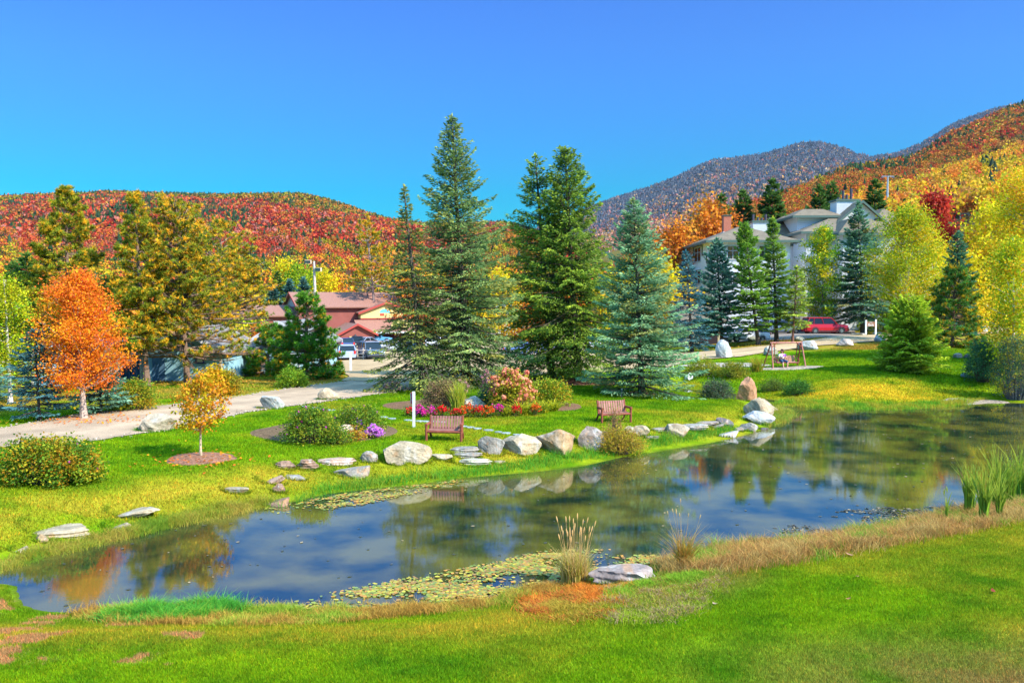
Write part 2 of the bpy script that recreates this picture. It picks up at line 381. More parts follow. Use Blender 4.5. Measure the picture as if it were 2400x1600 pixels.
bed('mulch_bed',470,1074,1.22,1.05,(.24,.12,.075),'',1)
bed('mulch_bed',1318,893,4.2,3.0,(.15,.07,.045),'',2)
bed('mulch_bed',760,1012,3.0,2.7,(.14,.09,.05),'',3)
bed('mulch_bed',1130,950,4.9,2.8,(.16,.09,.05),'',4)
bed('mulch_bed',1504,922,.9,.7,(.15,.08,.05),'',6)
M_GRAVEL=mat('pebbles',rough=.9,nscale=5,namp=.6,n2=14,n2amp=.6,bump=.05,bscale=25,spec=.15)
bed('gravel_patch',1700,856,3.6,1.5,(.33,.28,.22),'',21,matl=M_GRAVEL,lift=.05)
bed('gravel_patch',1850,864,2.5,1.1,(.30,.24,.17),'',23,matl=M_GRAVEL,lift=.05)
bed('sand_beach',2290,944,2.2,1.4,(.26,.20,.14),'',8,matl=M_GRAVEL)

# ---------------------------------------------------------------- hills
def hill(name,ridge,d0,z0,d1fun,nx,nr,col,seed,rough=1.,back=1.35,prof=1.0,pxr=None,floor=False):
    """a ridge line (px,py) standing d1fun metres off, its slope coming down to distance d0"""
    r=np.array(ridge,float); px=np.linspace(r[0,0],r[-1,0],nx); py=np.interp(px,r[:,0],r[:,1])
    d1=d1fun(px); zr=at(px,py,d1)[:,2]; t=np.linspace(0,back,nr)
    T,PXg=np.meshgrid(t,px); D=d0+(d1[:,None]-d0)*T; X=(PXg-1200)/2000*D*1.0/ (cos(PITCH)+((800-700)/2000)*sin(PITCH))
    s=np.where(T<=1, .62*T**prof+.38*T**2, 1-(T-1)*1.2)
    z0a=z0(px) if callable(z0) else np.full(nx,z0)
    Z=z0a[:,None]+(zr-z0a)[:,None]*s
    nzz=(fbm(X*.006,D*.006,seed)-.5)*2*rough*(zr-z0a)[:,None]*.16*np.sin(np.clip(T,0,1)*pi)
    Z=Z+nzz
    i=np.arange(nx-1)[:,None]*nr; j=np.arange(nr-1)[None]
    F=np.stack([i+j,i+nr+j,i+nr+j+1,i+j+1],-1).reshape(-1,4)
    g=G(); g.add(np.stack([X,D,Z],-1).reshape(-1,3),F,col); o=g.build(name,M_FOREST,smooth=True); tag(o,kind='structure')
    return dict(X=X,D=D,Z=Z,nx=nx,nr=nr,tmax=1/back)
def on_hill(H,n,rng,tlo=.0,thi=1.):
    u=rng.random(n)*(H['nx']-1.001); back=1/H['tmax']
    tt=tlo+(thi-tlo)*np.sqrt(rng.random(n))
    v=tt/back*(H['nr']-1); a=u.astype(int); b=np.minimum(v.astype(int),H['nr']-2); fu=u-a; fv=v-b
    def g(M): return (M[a,b]*(1-fu)+M[a+1,b]*fu)*(1-fv)+(M[a,b+1]*(1-fu)+M[a+1,b+1]*fu)*fv
    return np.stack([g(H['X']),g(H['D']),g(H['Z'])],1),tt,u/(H['nx']-1)
def ico(sub):
    bm=bmesh.new(); bmesh.ops.create_icosphere(bm,subdivisions=sub,radius=1); bm.verts.ensure_lookup_table()
    V=np.array([v.co[:] for v in bm.verts]); F=np.array([[v.index for v in f.verts] for f in bm.faces]); bm.free(); return V,F
ICO1=ico(1); ICO2=ico(2); ICO3=ico(3)
def crowns(g,P,r,h,col,rng,sub=1,cone=None):
    """lumpy round crowns or pointed conifers, one per point"""
    V,F=(ICO1,ICO2)[sub-1]; n=len(P)
    rad=(.72+.56*rng.random((n,len(V))))
    W=V[None]*rad[...,None]
    W=W*np.stack([r,r,h*.5],1)[:,None]; W[...,2]+=(h*.45)[:,None]
    if cone is not None and cone.any():
        k=8; a=np.arange(k)*2*pi/k
        Cn=P[cone]; rc=r[cone]*.7; hc=h[cone]*.95; m=len(Cn); Vs=[];Fs=[]
        for q,(z0,z1,rr) in enumerate([(.05,.5,1.),(.3,.75,.75),(.55,1.05,.5)]):
            ring=np.stack([np.cos(a),np.sin(a)],1)[None]*(rc*rr)[:,None,None]*(.6+.7*rng.random((m,k,1)))
            base=np.concatenate([ring,(hc*z0)[:,None,None]+0*ring[...,:1]+hc[:,None,None]*.08*rng.random((m,k,1))],-1)+Cn[:,None]
            top=Cn+np.stack([0*hc,0*hc,hc*z1],1)
            VV=np.concatenate([base,top[:,None]],1).reshape(-1,3)
            f=np.array([[i,(i+1)%k,k] for i in range(k)])
            FF=(f[None]+(np.arange(m)*(k+1))[:,None,None]).reshape(-1,3)
            g.add(VV,FF,np.repeat(col[cone]*(.85+.3*rng.random((m,1))),k+1,0))
        keep=~cone; P=P[keep]; W=W[keep]; col=col[keep]; n=len(P)
    VV=(W+P[:,None]).reshape(-1,3); FF=(F[None]+(np.arange(n)*len(V))[:,None,None]).reshape(-1,3)
    sh=.8+.4*rng.random((n,len(V),1)); C=(col[:,None]*sh).reshape(-1,3)
    g.add(VV,FF,C)
def pick(pal,n,rng,w=None):
    pal=np.array(pal); k=rng.choice(len(pal),n,p=None if w is None else np.array(w)/sum(w)); return pal[k]*(.8+.4*rng.random((n,1)))
RED=(.58,.055,.03); RED2=(.68,.12,.04); ORG=(.72,.23,.025); ORG2=(.55,.26,.05); YEL=(.72,.46,.02); YEL2=(.46,.42,.02); GRN=(.07,.12,.02); DKG=(.022,.055,.022); PINK=(.58,.19,.14); TAN=(.50,.31,.15); BLU=(.045,.07,.08)
def burst(g,P,r,h,col,rng,m=70,size=.55):
    """broadleaf crowns, each a lumpy burst of leaf clumps"""
    n=len(P); d=rng.normal(size=(n,m,3)); d/=np.linalg.norm(d,axis=-1,keepdims=True); d[...,2]=np.abs(d[...,2])*1.1-.25
    lump=1+.35*np.sin(d[...,0]*5+rng.random((n,1))*6)*np.sin(d[...,1]*5+rng.random((n,1))*6)
    q=d*(rng.random((n,m,1))**.35)*lump[...,None]*np.stack([r,r,h*.55],1)[:,None]; q[...,2]+=(h*.5)[:,None]
    c=(q+P[:,None]).reshape(-1,3); N=len(c); u=rng.normal(size=(N,3)); u/=np.linalg.norm(u,axis=1,keepdims=True); v=np.cross(u,rng.normal(size=(N,3))); v/=np.linalg.norm(v,axis=1,keepdims=True)
    s=np.broadcast_to(np.asarray(size,float),(n,)); s=np.repeat(s,m)[:,None]*(.6+.8*rng.random((N,1)))
    g.rh(c,u*s,v*s*.75,np.repeat(col,m,0)*(.7+.6*rng.random((N,1))))
def forest(name,H,n,rng,rbase,colfun,tlo=0,thi=1,m=16,size=1.5,label='',zoff=-1.):
    P,t,u=on_hill(H,n,rng,tlo,thi)
    col,cone=colfun(P,t,u,rng); r=rbase*(.7+.6*rng.random(len(P))); h=r*(1.7+.5*rng.random(len(P)))
    g=G(); P=P+np.array([0,0,zoff]); crowns(g,P[cone],r[cone],h[cone]*1.15,col[cone],rng,1,np.ones(int(cone.sum()),bool))
    k=~cone; near=P[:,1]<650
    for sel,mm,ss in ((k&near,m*4,size*.42),(k&~near,m,size)):
        if sel.any(): burst(g,P[sel],r[sel],h[sel],col[sel],rng,mm,ss)
    o=g.build(name,M_FOREST,smooth=False); return tag(o,label,'forest',kind='stuff')
HA=hill('hills',[(-500,480),(-200,470),(0,465),(130,460),(270,455),(400,458),(530,460),(700,458),(760,470),(850,500),(905,517),(1000,531),(1100,530),(1180,527),(1300,560),(1450,640)],230,2.,lambda p:1450-np.abs(p-500)*.25,90,40,(.12,.06,.03),3,rough=1.3)
HB=hill('hills',[(900,620),(1100,580),(1200,560),(1300,525),(1419,473),(1557,429),(1660,379),(1780,364),(1870,337),(1914,335),(1960,345),(2000,362),(2037,370),(2091,362),(2158,335),(2225,290),(2314,257),(2400,240),(2700,200)],1000,10.,lambda p:3000+0*p,90,40,(.07,.06,.06),8,rough=.7)
HC=hill('hills',[(1480,610),(1600,560),(1700,512),(1800,475),(1890,446),(1979,404),(2046,393),(2136,375),(2225,317),(2314,277),(2359,254),(2420,238),(2800,120)],170,lambda p:np.interp(p,[1480,1800,2400,2800],[2,7,22,40]),lambda p:np.interp(p,[1500,2000,2400,2800],[420,700,1050,1200]),80,50,(.10,.07,.02),14,rough=.8)
def colA(P,t,u,rng):
    n=len(P); c=pick([RED,RED2,ORG,ORG2,PINK,GRN],n,rng,[3.4,3.6,1.8,1.6,1.8,.8])*.72
    nz=fbm(P[:,0]*.006,P[:,1]*.006,31); nz2=fbm(P[:,0]*.004+9,P[:,1]*.005,37)
    gr=nz2>.60; c[gr]=pick([ORG2,YEL2,ORG,GRN],int(gr.sum()),rng)*.65
    cone=((nz>.60)&(rng.random(n)<.5))|((t>.93)&(rng.random(n)<np.where(u<.55,.4,.12)))|(rng.random(n)<.07)
    lo=(t<.28)&~cone; c[lo]=pick([YEL,YEL2,ORG,RED2,GRN],int(lo.sum()),rng,[2.2,2.2,2.6,2,2.4])*.8; c[cone]=pick([DKG,(.035,.07,.03)],int(cone.sum()),rng)
    return c,cone
forest('left_mountain_forest',HA,42000,np.random.default_rng(1),3.7,colA,.03,1.06,10,1.5,'red and orange forest with dark conifer patches covering the long ridge on the left')
def colB(P,t,u,rng):
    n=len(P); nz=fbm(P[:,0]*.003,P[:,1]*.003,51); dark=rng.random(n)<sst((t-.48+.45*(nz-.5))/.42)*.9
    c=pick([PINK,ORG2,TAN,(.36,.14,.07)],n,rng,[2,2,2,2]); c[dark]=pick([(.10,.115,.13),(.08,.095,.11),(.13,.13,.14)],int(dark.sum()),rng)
    cone=(dark&(rng.random(n)<.35))|(rng.random(n)<.1); k=cone&~dark; c[k]=pick([DKG],int(k.sum()),rng); return c*np.array([.95,1,1.1]),cone  # blue of distant haze is put into the crown colours here
forest('far_mountain_forest',HB,48000,np.random.default_rng(2),6.2,colB,.2,1.04,7,2.7,'conifers tinted a hazy blue grey above pinkish autumn woods on the far mountain')
def colC(P,t,u,rng):
    n=len(P); nz=fbm(P[:,0]*.012,P[:,1]*.012,61)
    c=pick([ORG,YEL,RED2,ORG2,YEL2,GRN],n,rng,[3,2.6,1.6,2.4,1.6,1.2])*.85; hi=(t+.25*(nz-.5))>.5; c[hi]=pick([RED2,ORG,ORG2,RED,YEL2,GRN],int(hi.sum()),rng,[2.2,2.6,3,1.2,1.2,1.6])*.72
    lo=t<.35; c[lo]=pick([YEL,ORG,YEL2,(.5,.26,.02)],int(lo.sum()),rng,[4,2.5,2,2])
    cone=((nz>.63)&(rng.random(n)<.5))|(rng.random(n)<.05); c[cone]=pick([DKG,(.04,.085,.03)],int(cone.sum()),rng)
    return c,cone
forest('right_hillside_forest',HC,15000,np.random.default_rng(3),3.5,colC,.30,1.06,16,1.2,'orange and yellow woods climbing the upper hillside behind the white lodge')
# nearer trees of the right hillside
rng=np.random.default_rng(4); P,t,u=on_hill(HC,2300,rng,.0,.42); P=P[np.argsort(P[:,1])]
col,cone=colC(P,t,u,rng); r=2.6+1.8*rng.random(len(P)); g=G(); h=r*2.6
burst(g,P[~cone],r[~cone],h[~cone],col[~cone],rng,110,.55); 
crowns(g,P[cone],r[cone],h[cone]*1.1,col[cone],rng,1,np.ones(int(cone.sum()),bool))
tag(g.build('lower_hillside_forest',M_LEAF),'golden yellow broadleaf woods on the lower hillside beyond the white lodge','forest',kind='stuff')
# the wooded plain between the lots and the left ridge
rng=np.random.default_rng(6); n=1100; y=rng.uniform(160,420,n); x=rng.uniform(-.72,.28,n)*y; z=ground(x,y)
P=np.stack([x,y,np.clip(z,-2,14)],1); nz=fbm(x*.03,y*.03,71); c=pick([YEL,ORG,YEL2,GRN,ORG2,RED2,DKG],n,rng,[3,2.5,2.5,2,2,1,1.4]); r=2.8+1.8*rng.random(n)
g=G(); burst(g,P,r,r*2.3,c,rng,100,.6)
tag(g.build('valley_forest',M_LEAF),'mixed yellow, green and orange woods on the flat beyond the red lodge','forest',kind='stuff')
# ---------------------------------------------------------------- plant builders
UP=np.array([0,0,1.])
def nrm(v): return v/(np.linalg.norm(v,axis=-1,keepdims=True)+1e-9)
def perp(a,rng):
    return nrm(np.cross(a,rng.normal(size=a.shape)))
def seg_tube(g,A,B,ra,rb,col,n=4):
    """many straight tapered tubes at once"""
    A=np.asarray(A);B=np.asarray(B);N=len(A); T=nrm(B-A); s=np.where(np.abs(T[:,2:3])<.9,UP,np.array([1.,0,0])); U=nrm(np.cross(T,s)); W=np.cross(U,T)
    t=np.arange(n)*2*pi/n; ring=np.cos(t)[None,:,None]*U[:,None]+np.sin(t)[None,:,None]*W[:,None]
    ra=np.broadcast_to(np.asarray(ra,float),(N,))[:,None,None]; rb=np.broadcast_to(np.asarray(rb,float),(N,))[:,None,None]
    V=np.concatenate([A[:,None]+ring*ra,B[:,None]+ring*rb],1).reshape(-1,3)
    j=np.arange(n); j2=(j+1)%n; f=np.stack([j,j+n,j2+n,j2],1)
    g.add(V,(f[None]+(np.arange(N)*2*n)[:,None,None]).reshape(-1,4),col)
def trunk_path(h,rng,lean=(0,0),wob=.02,n=9,top=1.):
    t=np.linspace(0,1,n); x=lean[0]*t+np.cumsum(rng.normal(0,wob*h/n,n)); y=lean[1]*t+np.cumsum(rng.normal(0,wob*h/n,n)); x-=x[0]; y-=y[0]
    return np.stack([x,y,t*h*top],1)
def on_path(P,z):
    return np.stack([np.interp(z,P[:,2],P[:,0]),np.interp(z,P[:,2],P[:,1]),np.asarray(z,float)],-1)
def flare(P,r0,g,col,r1=.02,n=8):
    t=np.linspace(0,1,len(P)); r=r0*(1-t)**.8+r1; r[0]*=1.45
    Q=P.copy(); Q[0,2]=-.15; g.tube(Q,r,n,col)
def conifer(h,r,seed,cb=.04,lev=30,nb=7,e0=38,e1=-8,droop=.28,up=.18,sl=.3,sw=.07,dens=26,col=(.03,.08,.05),tip=(.08,.16,.07),pw=.85,lean=(0,0),
            gap=.15,bark=(.09,.07,.055),tr=None,top=.02,wid=.4,odd=None,oddp=0,hang=.15,bare=0):
    """spruce, fir or hemlock: whorled flat fronds of needle sprays. returns trunk, crown"""
    rng=np.random.default_rng(seed); P=trunk_path(h,rng,lean,.012); T=G(); C=G(); tr=tr or h*.014
    flare(P,tr,T,bark)
    ts=np.linspace(0,1,lev)**.9
    lob=rng.random(24)
    for i,t in enumerate(ts):
        z=h*(cb+(1-cb-top)*t); L0=r*((1-t)**pw)*(1.0 if t>.06 else .8)+.12
        k=max(3,int(nb*(.75+.5*rng.random()))); a0=rng.random()*6.28
        for b in range(k):
            if rng.random()<gap*.5: continue
            a=a0+b*2*pi/k+rng.normal(0,.18); zz=z+rng.normal(0,.35*h/lev)
            if zz>h*.995: continue
            L=L0*(.62+.5*rng.random())*(.88+.24*lob[int((a%6.283)/6.284*24)])
            e=radians_(e0*t**1.3+e1*(1-t)+rng.normal(0,5)); dh=np.array([cos(a),sin(a),0]); pr=np.array([-sin(a),cos(a),0]); o=on_path(P,min(zz,h*.99))
            def ax(s): return o+dh*(L*s*cos(e))[:,None]+UP*(L*(s*sin(e)-droop*s*s*(1-t*.8)+up*s**3))[:,None]
            s4=np.array([0,.35,.7,.95]); Q=ax(s4); rb=.012+.011*L
            T.tube(Q,rb*np.array([1,.7,.4,.15]),4,bark,cap=False)
            n=int(dens*(L**1.35)*(.8+.4*rng.random()))+5
            s=.12+bare+(.9-bare)*rng.random(n)**.75; W=wid*L*np.clip(1.15-s,0,1)**.8*np.clip(s*2.6,0,1)+.06
            wv=rng.uniform(-1,1,n)*W; p=ax(s)+pr*wv[:,None]-UP*(np.abs(wv)*hang+rng.random(n)*.09*L*.5)[:,None]
            d=nrm(dh*(.75)+pr*(np.sign(wv)*(.3+.6*np.abs(wv)/(W+.01)))[:,None]+UP*(-.12+.5*t-.6*hang+rng.normal(0,.16,n))[:,None]+rng.normal(0,.16,(n,3)))
            l=sl*(.6+.7*rng.random(n))[:,None]; v=nrm(np.cross(d,UP+rng.normal(0,.75,(n,3))))*sw*(.7+.6*rng.random((n,1)))
            br=(.75+.5*rng.random()); tt=np.clip((s-.35)*1.1,0,1)[:,None]*rng.random((n,1))
            c=(np.array(col)*(1-tt)+np.array(tip)*tt)*br*(.8+.4*rng.random((n,1)))
            if odd is not None and rng.random()<oddp: c=c*.35+np.array(odd)*.65
            C.rh(p+d*l*.35,d*l*.5,v,c)
    n=26; z=h*(1-top*rng.random(n)*2.2); p=on_path(P,z); d=nrm(rng.normal(size=(n,3))*.5+UP*.9); C.rh(p+d*sl*.3,d*sl*.5,perp(d,rng)*sw,np.array(tip)*.9)
    return T,C
def radians_(x): return x*pi/180
def pine(h,r,seed,cb=.25,nb=90,tufts=1500,needle=.24,col=(.045,.10,.015),odd=(.42,.22,.015),oddp=.3,lean=(0,0),tr=.17,bark=(.17,.11,.08),flat=.75,prof=None,tipup=.35,nn=15,dead=.25,clump=.6):
    """long needled pine: bare limbs ending in round tufts"""
    rng=np.random.default_rng(seed); P=trunk_path(h,rng,lean,.02); T=G(); C=G(); flare(P,tr,T,bark,.03)
    prof=prof or (lambda t: (1-t)**.6*np.clip(t*4+.45,0,1)); ends=[];wt=[];dirs_=[]
    ts=np.sort(rng.random(nb))
    for t in ts:
        z=h*(cb+(.985-cb)*t); a=rng.random()*2*pi; L=r*prof(t)*(.65+.5*rng.random())+.15; e=radians_(55*t**2-4+rng.normal(0,9))
        o=on_path(P,z); dh=np.array([cos(a),sin(a),0]); s=np.linspace(0,1,6); side=np.array([-sin(a),cos(a),0])*rng.normal(0,.12)*L
        Q=o+dh*(L*s*cos(e))[:,None]+UP*(L*(s*sin(e)-.12*s*s*(1-t)+tipup*.6*s**3))[:,None]+side*(s*s)[:,None]
        T.tube(Q,(.018+.014*L)*(1-.75*s),4,np.array(bark)*1.1,cap=False)
        m=max(2,int(L*2.6)); 
        for q in range(m):
            s0=.3+.7*rng.random(); b0=np.array([np.interp(s0,s,Q[:,k]) for k in range(3)]); l2=L*.38*(1.15-s0)*(.6+.8*rng.random())+.2
            an=a+rng.choice([-1,1])*(.5+.5*rng.random()); d2=np.array([cos(an),sin(an),.12+.35*rng.random()])
            b1=b0+d2*l2; ends.append((b0,b1)); wt.append(l2); 
        ends.append((Q[3],Q[5])); wt.append(L*.4)
    E0=np.array([e[0] for e in ends]); E1=np.array([e[1] for e in ends]); seg_tube(T,E0,E1,.018,.008,np.array(bark)*1.15,3)
    live=rng.random(len(E0))>dead*np.clip(1-(E0[:,2]-cb*h)/(h*.35),0,1)*1.8
    E0=E0[live];E1=E1[live];wt=np.array(wt)[live]
    k=rng.choice(len(E0),tufts,p=wt/wt.sum()); s=rng.random((tufts,1))**.5*1.02; cen=E0[k]*(1-s)+E1[k]*s+rng.normal(0,.05,(tufts,3)); ax=nrm(nrm(E1[k]-E0[k])*.6+UP*.55+rng.normal(0,.25,(tufts,3)))
    od=(rng.random(tufts)<oddp*(1.25-s[:,0]*.5)); tc=np.where(od[:,None],np.array(odd),np.array(col))*(.65+.7*rng.random((tufts,1)))
    g1=rng.random((tufts,1))<.35; tc=np.where(g1&~od[:,None],tc*np.array([1.7,1.35,1.]),tc)
    N=tufts*nn; A=np.repeat(ax,nn,0); c0=np.repeat(cen,nn,0); cc=np.repeat(tc,nn,0)*(.8+.4*rng.random((N,1)))
    d=nrm(A*.75+rng.normal(size=(N,3))*.85); l=needle*(.7+.5*rng.random((N,1))); wv=perp(d,rng)*needle*.12
    C.tri(c0-wv-d*.02,c0+wv-d*.02,c0+d*l,cc)
    return T,C
def leaves(g,cen,rad,n,size,cols,rng,flat=.8,aspect=.65):
    """n leaf rhombi scattered in gaussian balls round the given centres"""
    k=rng.integers(0,len(cen),n); rr=np.broadcast_to(np.asarray(rad,float),(len(cen),))[k][:,None]
    p=cen[k]+rng.normal(size=(n,3))*rr*np.array([1,1,flat]); u=nrm(rng.normal(size=(n,3))*np.array([1,1,.7])); v=perp(u,rng); s=size*(.6+.8*rng.random((n,1)))
    cols=np.asarray(cols); c=cols[k] if len(cols)==len(cen) and len(cols)>1 else cols[rng.integers(0,len(cols),n)]
    g.rh(p,u*s*.5,v*s*.5*aspect,c*(.7+.6*rng.random((n,1))))
def broadleaf(h,r,seed,cb=.3,nl=60,nleaf=9000,size=.14,cols=((.3,.2,.02),),bark=(.18,.15,.12),tr=.1,lean=(0,0),topf=1.,rise=.55,ball=.28,shape=None,stems=1,spread=.5,sub=3):
    """deciduous tree: trunk, rising limbs, twigs and a cloud of leaves"""
    rng=np.random.default_rng(seed); T=G(); C=G(); cen=[];cc=[]
    shape=shape or (lambda t: np.sqrt(np.clip(1-(2*t-.85)**2*.75,0.02,1))*(1-.35*t))
    cols=np.array(cols)
    for st in range(stems):
        ln=np.array(lean)+(rng.normal(0,spread,2) if stems>1 else 0); P=trunk_path(h*topf,rng,ln,.03)
        if stems>1: P[:,:2]+=ln*.12
        flare(P,tr/sqrt(stems),T,bark,.012)
        for i in range(nl//stems):
            t=((i+rng.random())/(nl//stems)); z=h*topf*(cb+(1-cb)*t*.97); a=rng.random()*2*pi+i*2.4; L=r*shape(t)*(.38+.78*rng.random())
            o=on_path(P,max(z-L*rise*.8,h*cb*.75)); e=o+np.array([cos(a)*L,sin(a)*L,0]); e[2]=z+L*.12*rng.random()
            mid=(o+e)/2+np.array([0,0,-.10*L])+rng.normal(0,.05*L,3); s=np.linspace(0,1,5)[:,None]; Q=o*(1-s)**2+2*mid*s*(1-s)+e*s*s
            T.tube(Q,(.008+.016*L)*(1-.8*s[:,0]),4,np.array(bark)*1.05,cap=False)
            for q in range(sub):
                s0=.35+.65*rng.random(); b=o*(1-s0)**2+2*mid*s0*(1-s0)+e*s0*s0; b2=b+nrm(np.array([cos(a),sin(a),.5])+rng.normal(0,.7,3))*L*.3*rng.random()
                cen.append(b2); cc.append(cols[rng.integers(len(cols))]); seg_tube(T,[b],[b2],.012,.006,bark,3)
            cen.append(e); cc.append(cols[rng.integers(len(cols))])
    leaves(C,np.array(cen),ball*(.7+.6*rng.random(len(cen))),nleaf,size,np.array(cc)*(.8+.4*rng.random((len(cc),1))),rng)
    return T,C
def shrub(w,d,h,seed,nleaf=4000,size=.09,cols=((.1,.2,.02),),nst=40,bark=(.12,.09,.06),ball=.16,base=.1,boxy=.5,wis=0,fl=None):
    """stems fanning out of the ground into a leafy mound; returns stems, foliage and, if asked, bloom points"""
    rng=np.random.default_rng(seed); T=G(); C=G(); cols=np.array(cols)
    a=rng.random(nst*3)*2*pi; q=rng.random(nst*3)**.5; x=np.cos(a)*q*w/2*.92; y=np.sin(a)*q*d/2*.92
    env=h*(1-boxy_(q,boxy))*(.82+.3*fbm(x*1.5+seed,y*1.5,seed)); z=env*(base+(1-base)*rng.random(len(x))**.55); cen=np.stack([x,y,z],1)
    k=rng.choice(len(cen),nst,replace=False); E=cen[k]; B=E*np.array([.35,.35,0])+np.array([0,0,-.03]); M=(B+E)/2+np.array([0,0,.12])*h
    seg_tube(T,B,M,.012+.006*h,.009,bark,4); seg_tube(T,M,E,.009,.004,bark,4)
    leaves(C,cen,ball,nleaf,size,cols[rng.integers(0,len(cols),len(cen))],rng)
    top=cen[cen[:,2]>env*.55]
    if wis:
        n=wis; k=rng.integers(0,len(top),n); L=(.25+.35*rng.random((n,1)))*h*.35; dd=nrm(rng.normal(0,.5,(n,3))+UP); seg_tube(C,top[k],top[k]+dd*L,.01,.004,cols[rng.integers(0,len(cols),n)].repeat(8,0),4)
    return T,C,top
def boxy_(q,b): return (q**(2+6*b))*.75
def blades(g,base,hgt,wid,cols,rng,lean=.35,wind=(0,0),seg=2,curve=.6,tipc=None):
    """grass blades: tapering strips bending over"""
    n=len(base); hgt=np.broadcast_to(np.asarray(hgt,float),(n,))*(.6+.7*rng.random(n)); a=rng.random(n)*2*pi
    ld=np.stack([np.cos(a),np.sin(a),0*a],1)*(lean*rng.random(n))[:,None]+np.array([*wind,0]); f=rng.random(n)*2*pi; sd=np.stack([np.cos(f),np.sin(f),0*f],1)*np.broadcast_to(np.asarray(wid,float),(n,))[:,None]*.5
    cols=np.broadcast_to(cols,(n,3))
    if seg==1:
        g.tri(base-sd,base+sd,base+(UP+ld)*hgt[:,None],cols); return
    s=np.linspace(0,1,seg+1); pts=[base+(UP*(x*(1-.25*curve*x))+ld*(x**2*(1+curve)))*hgt[:,None] for x in s]
    rows=[]
    for x,p in zip(s,pts): w=(1-x**1.5)+.06; rows+= [p-sd*w,p+sd*w]
    V=np.stack(rows,1).reshape(-1,3); m=2*(seg+1); f=np.array([[2*i,2*i+1,2*i+3,2*i+2] for i in range(seg)])
    cc=np.repeat(cols,m,0)
    if tipc is not None:
        wgt=np.tile(np.repeat(s,2),n)[:,None]; cc=cc*(1-wgt)+np.array(tipc)*wgt
    g.add(V,(f[None]+(np.arange(n)*m)[:,None,None]).reshape(-1,4),cc)
def place(name,parts,base,label,cat,group=None,rz=0,scale=1,lmat=None,names=('trunk','crown'),mats=None):
    t=thing(name,tuple(base),label,cat,group,rz,scale)
    for g,nm,m in zip(parts,names,mats or (M_BARK,lmat or M_NEEDLE)):
        if g.n: g.build(nm,m,t)
    return t
def size(px,pytop,pybase,base):
    """real height of something from its pixel top and base"""
    return (pybase-pytop)*base[1]/2000.*1.003
# ---------------------------------------------------------------- conifers one by one
BS=dict(col=(.035,.09,.065),tip=(.16,.28,.16))          # blue spruce
OG=dict(col=(.045,.085,.012),tip=(.24,.28,.02))            # olive green
GS=dict(col=(.03,.10,.04),tip=(.11,.24,.09))
def con(name,px,top,bx,by,hw,label,seed,**k):
    """px,top: apex pixel; bx,by: trunk foot pixel; hw: half width in pixels"""
    b=gp(bx,by); d=b[1]; h=size(px,top,by,b); r=hw*d/2000.*(1.42 if name=='hemlock_tree' else 1.3); lean=((px-bx)*d/2000.,0)
    k['col']=tuple(np.array(k['col'])*2.5); k['tip']=tuple(np.array(k['tip'])*2.0)
    k.setdefault('sl',max(.24,.0042*d)); k.setdefault('sw',max(.035,.00075*d))
    T,C=conifer(h,r,seed,lean=lean,**k); return place(name,(T,C),b,label,'spruce tree' if 'spruce' in name else 'tree')
con('spruce_tree',1058,275,1095,905,128,'tallest spruce of the picture, standing behind the round flower bed',11,lev=50,nb=9,e0=42,e1=-12,droop=.30,up=.25,dens=36,pw=.72,cb=.05,col=(.045,.085,.03),tip=(.26,.29,.07),odd=(.40,.32,.05),oddp=.15,hang=.3)
con('spruce_tree',948,438,992,915,112,'slender spruce with a thin leaning top left of the tallest spruce, wide at its foot',12,lev=38,nb=8,e0=25,e1=-22,droop=.30,up=.22,dens=34,pw=1.2,cb=.09,gap=.45,col=(.04,.065,.02),tip=(.24,.22,.03),odd=(.22,.17,.04),oddp=.08,hang=.3)
con('hemlock_tree',1252,366,1295,886,98,'ragged green hemlock with a narrow top, left of the mulched pair',13,lev=40,nb=8,e0=40,e1=-14,droop=.32,up=.12,dens=34,pw=.62,cb=.10,gap=.5,hang=.5,**OG)
con('hemlock_tree',1325,350,1357,892,104,'broad green hemlock with a dense tall top, right of the mulched pair',14,lev=46,nb=9,e0=58,e1=-12,droop=.30,up=.12,dens=40,pw=.55,cb=.09,gap=.35,hang=.5,**OG)
con('spruce_tree',1482,468,1505,925,112,'big blue green spruce on the lawn behind the right-hand bench',15,lev=36,nb=10,e0=32,e1=-6,droop=.16,up=.2,dens=42,pw=.72,cb=.05,col=(.05,.11,.055),tip=(.24,.34,.16),odd=(.35,.30,.05),oddp=.1)
con('spruce_tree',1604,590,1622,824,44,'dark blue spruce left of the rounded blue spruce by the drive',16,lev=24,nb=7,dens=24,pw=.75,col=(.02,.06,.07),tip=(.06,.15,.15))
con('spruce_tree',1678,560,1692,813,51,'layered blue spruce behind the round boulder beside the drive',17,lev=24,nb=9,dens=34,e1=-3,droop=.1,up=.16,pw=.68,cb=.14,**BS)
con('fir_tree',1738,530,1778,808,38,'rounded green fir in front of the white lodge, right of the layered blue spruce',18,lev=26,nb=9,dens=34,e0=60,e1=0,pw=.38,cb=.16,col=(.05,.11,.012),tip=(.22,.30,.03))
con('fir_tree',1806,513,1820,801,35,'tall narrow green fir with a pointed top before the lodge wall',19,lev=28,nb=8,dens=34,e0=55,pw=.6,cb=.16,col=(.055,.11,.015),tip=(.25,.30,.03))
con('fir_tree',1865,626,1857,803,38,'small yellow green fir on a bare reddish trunk above the swing',20,lev=18,nb=7,dens=26,pw=.8,cb=.26,col=(.10,.15,.02),tip=(.30,.30,.04),gap=.4,bark=(.2,.1,.07))
con('spruce_tree',2005,476,2022,782,66,'tall dark blue spruce beside the exit sign',21,lev=30,nb=8,dens=30,e0=40,e1=-14,droop=.3,up=.25,pw=.82,cb=.16,gap=.35,col=(.03,.08,.05),tip=(.15,.24,.11),odd=(.3,.2,.03),oddp=.05)
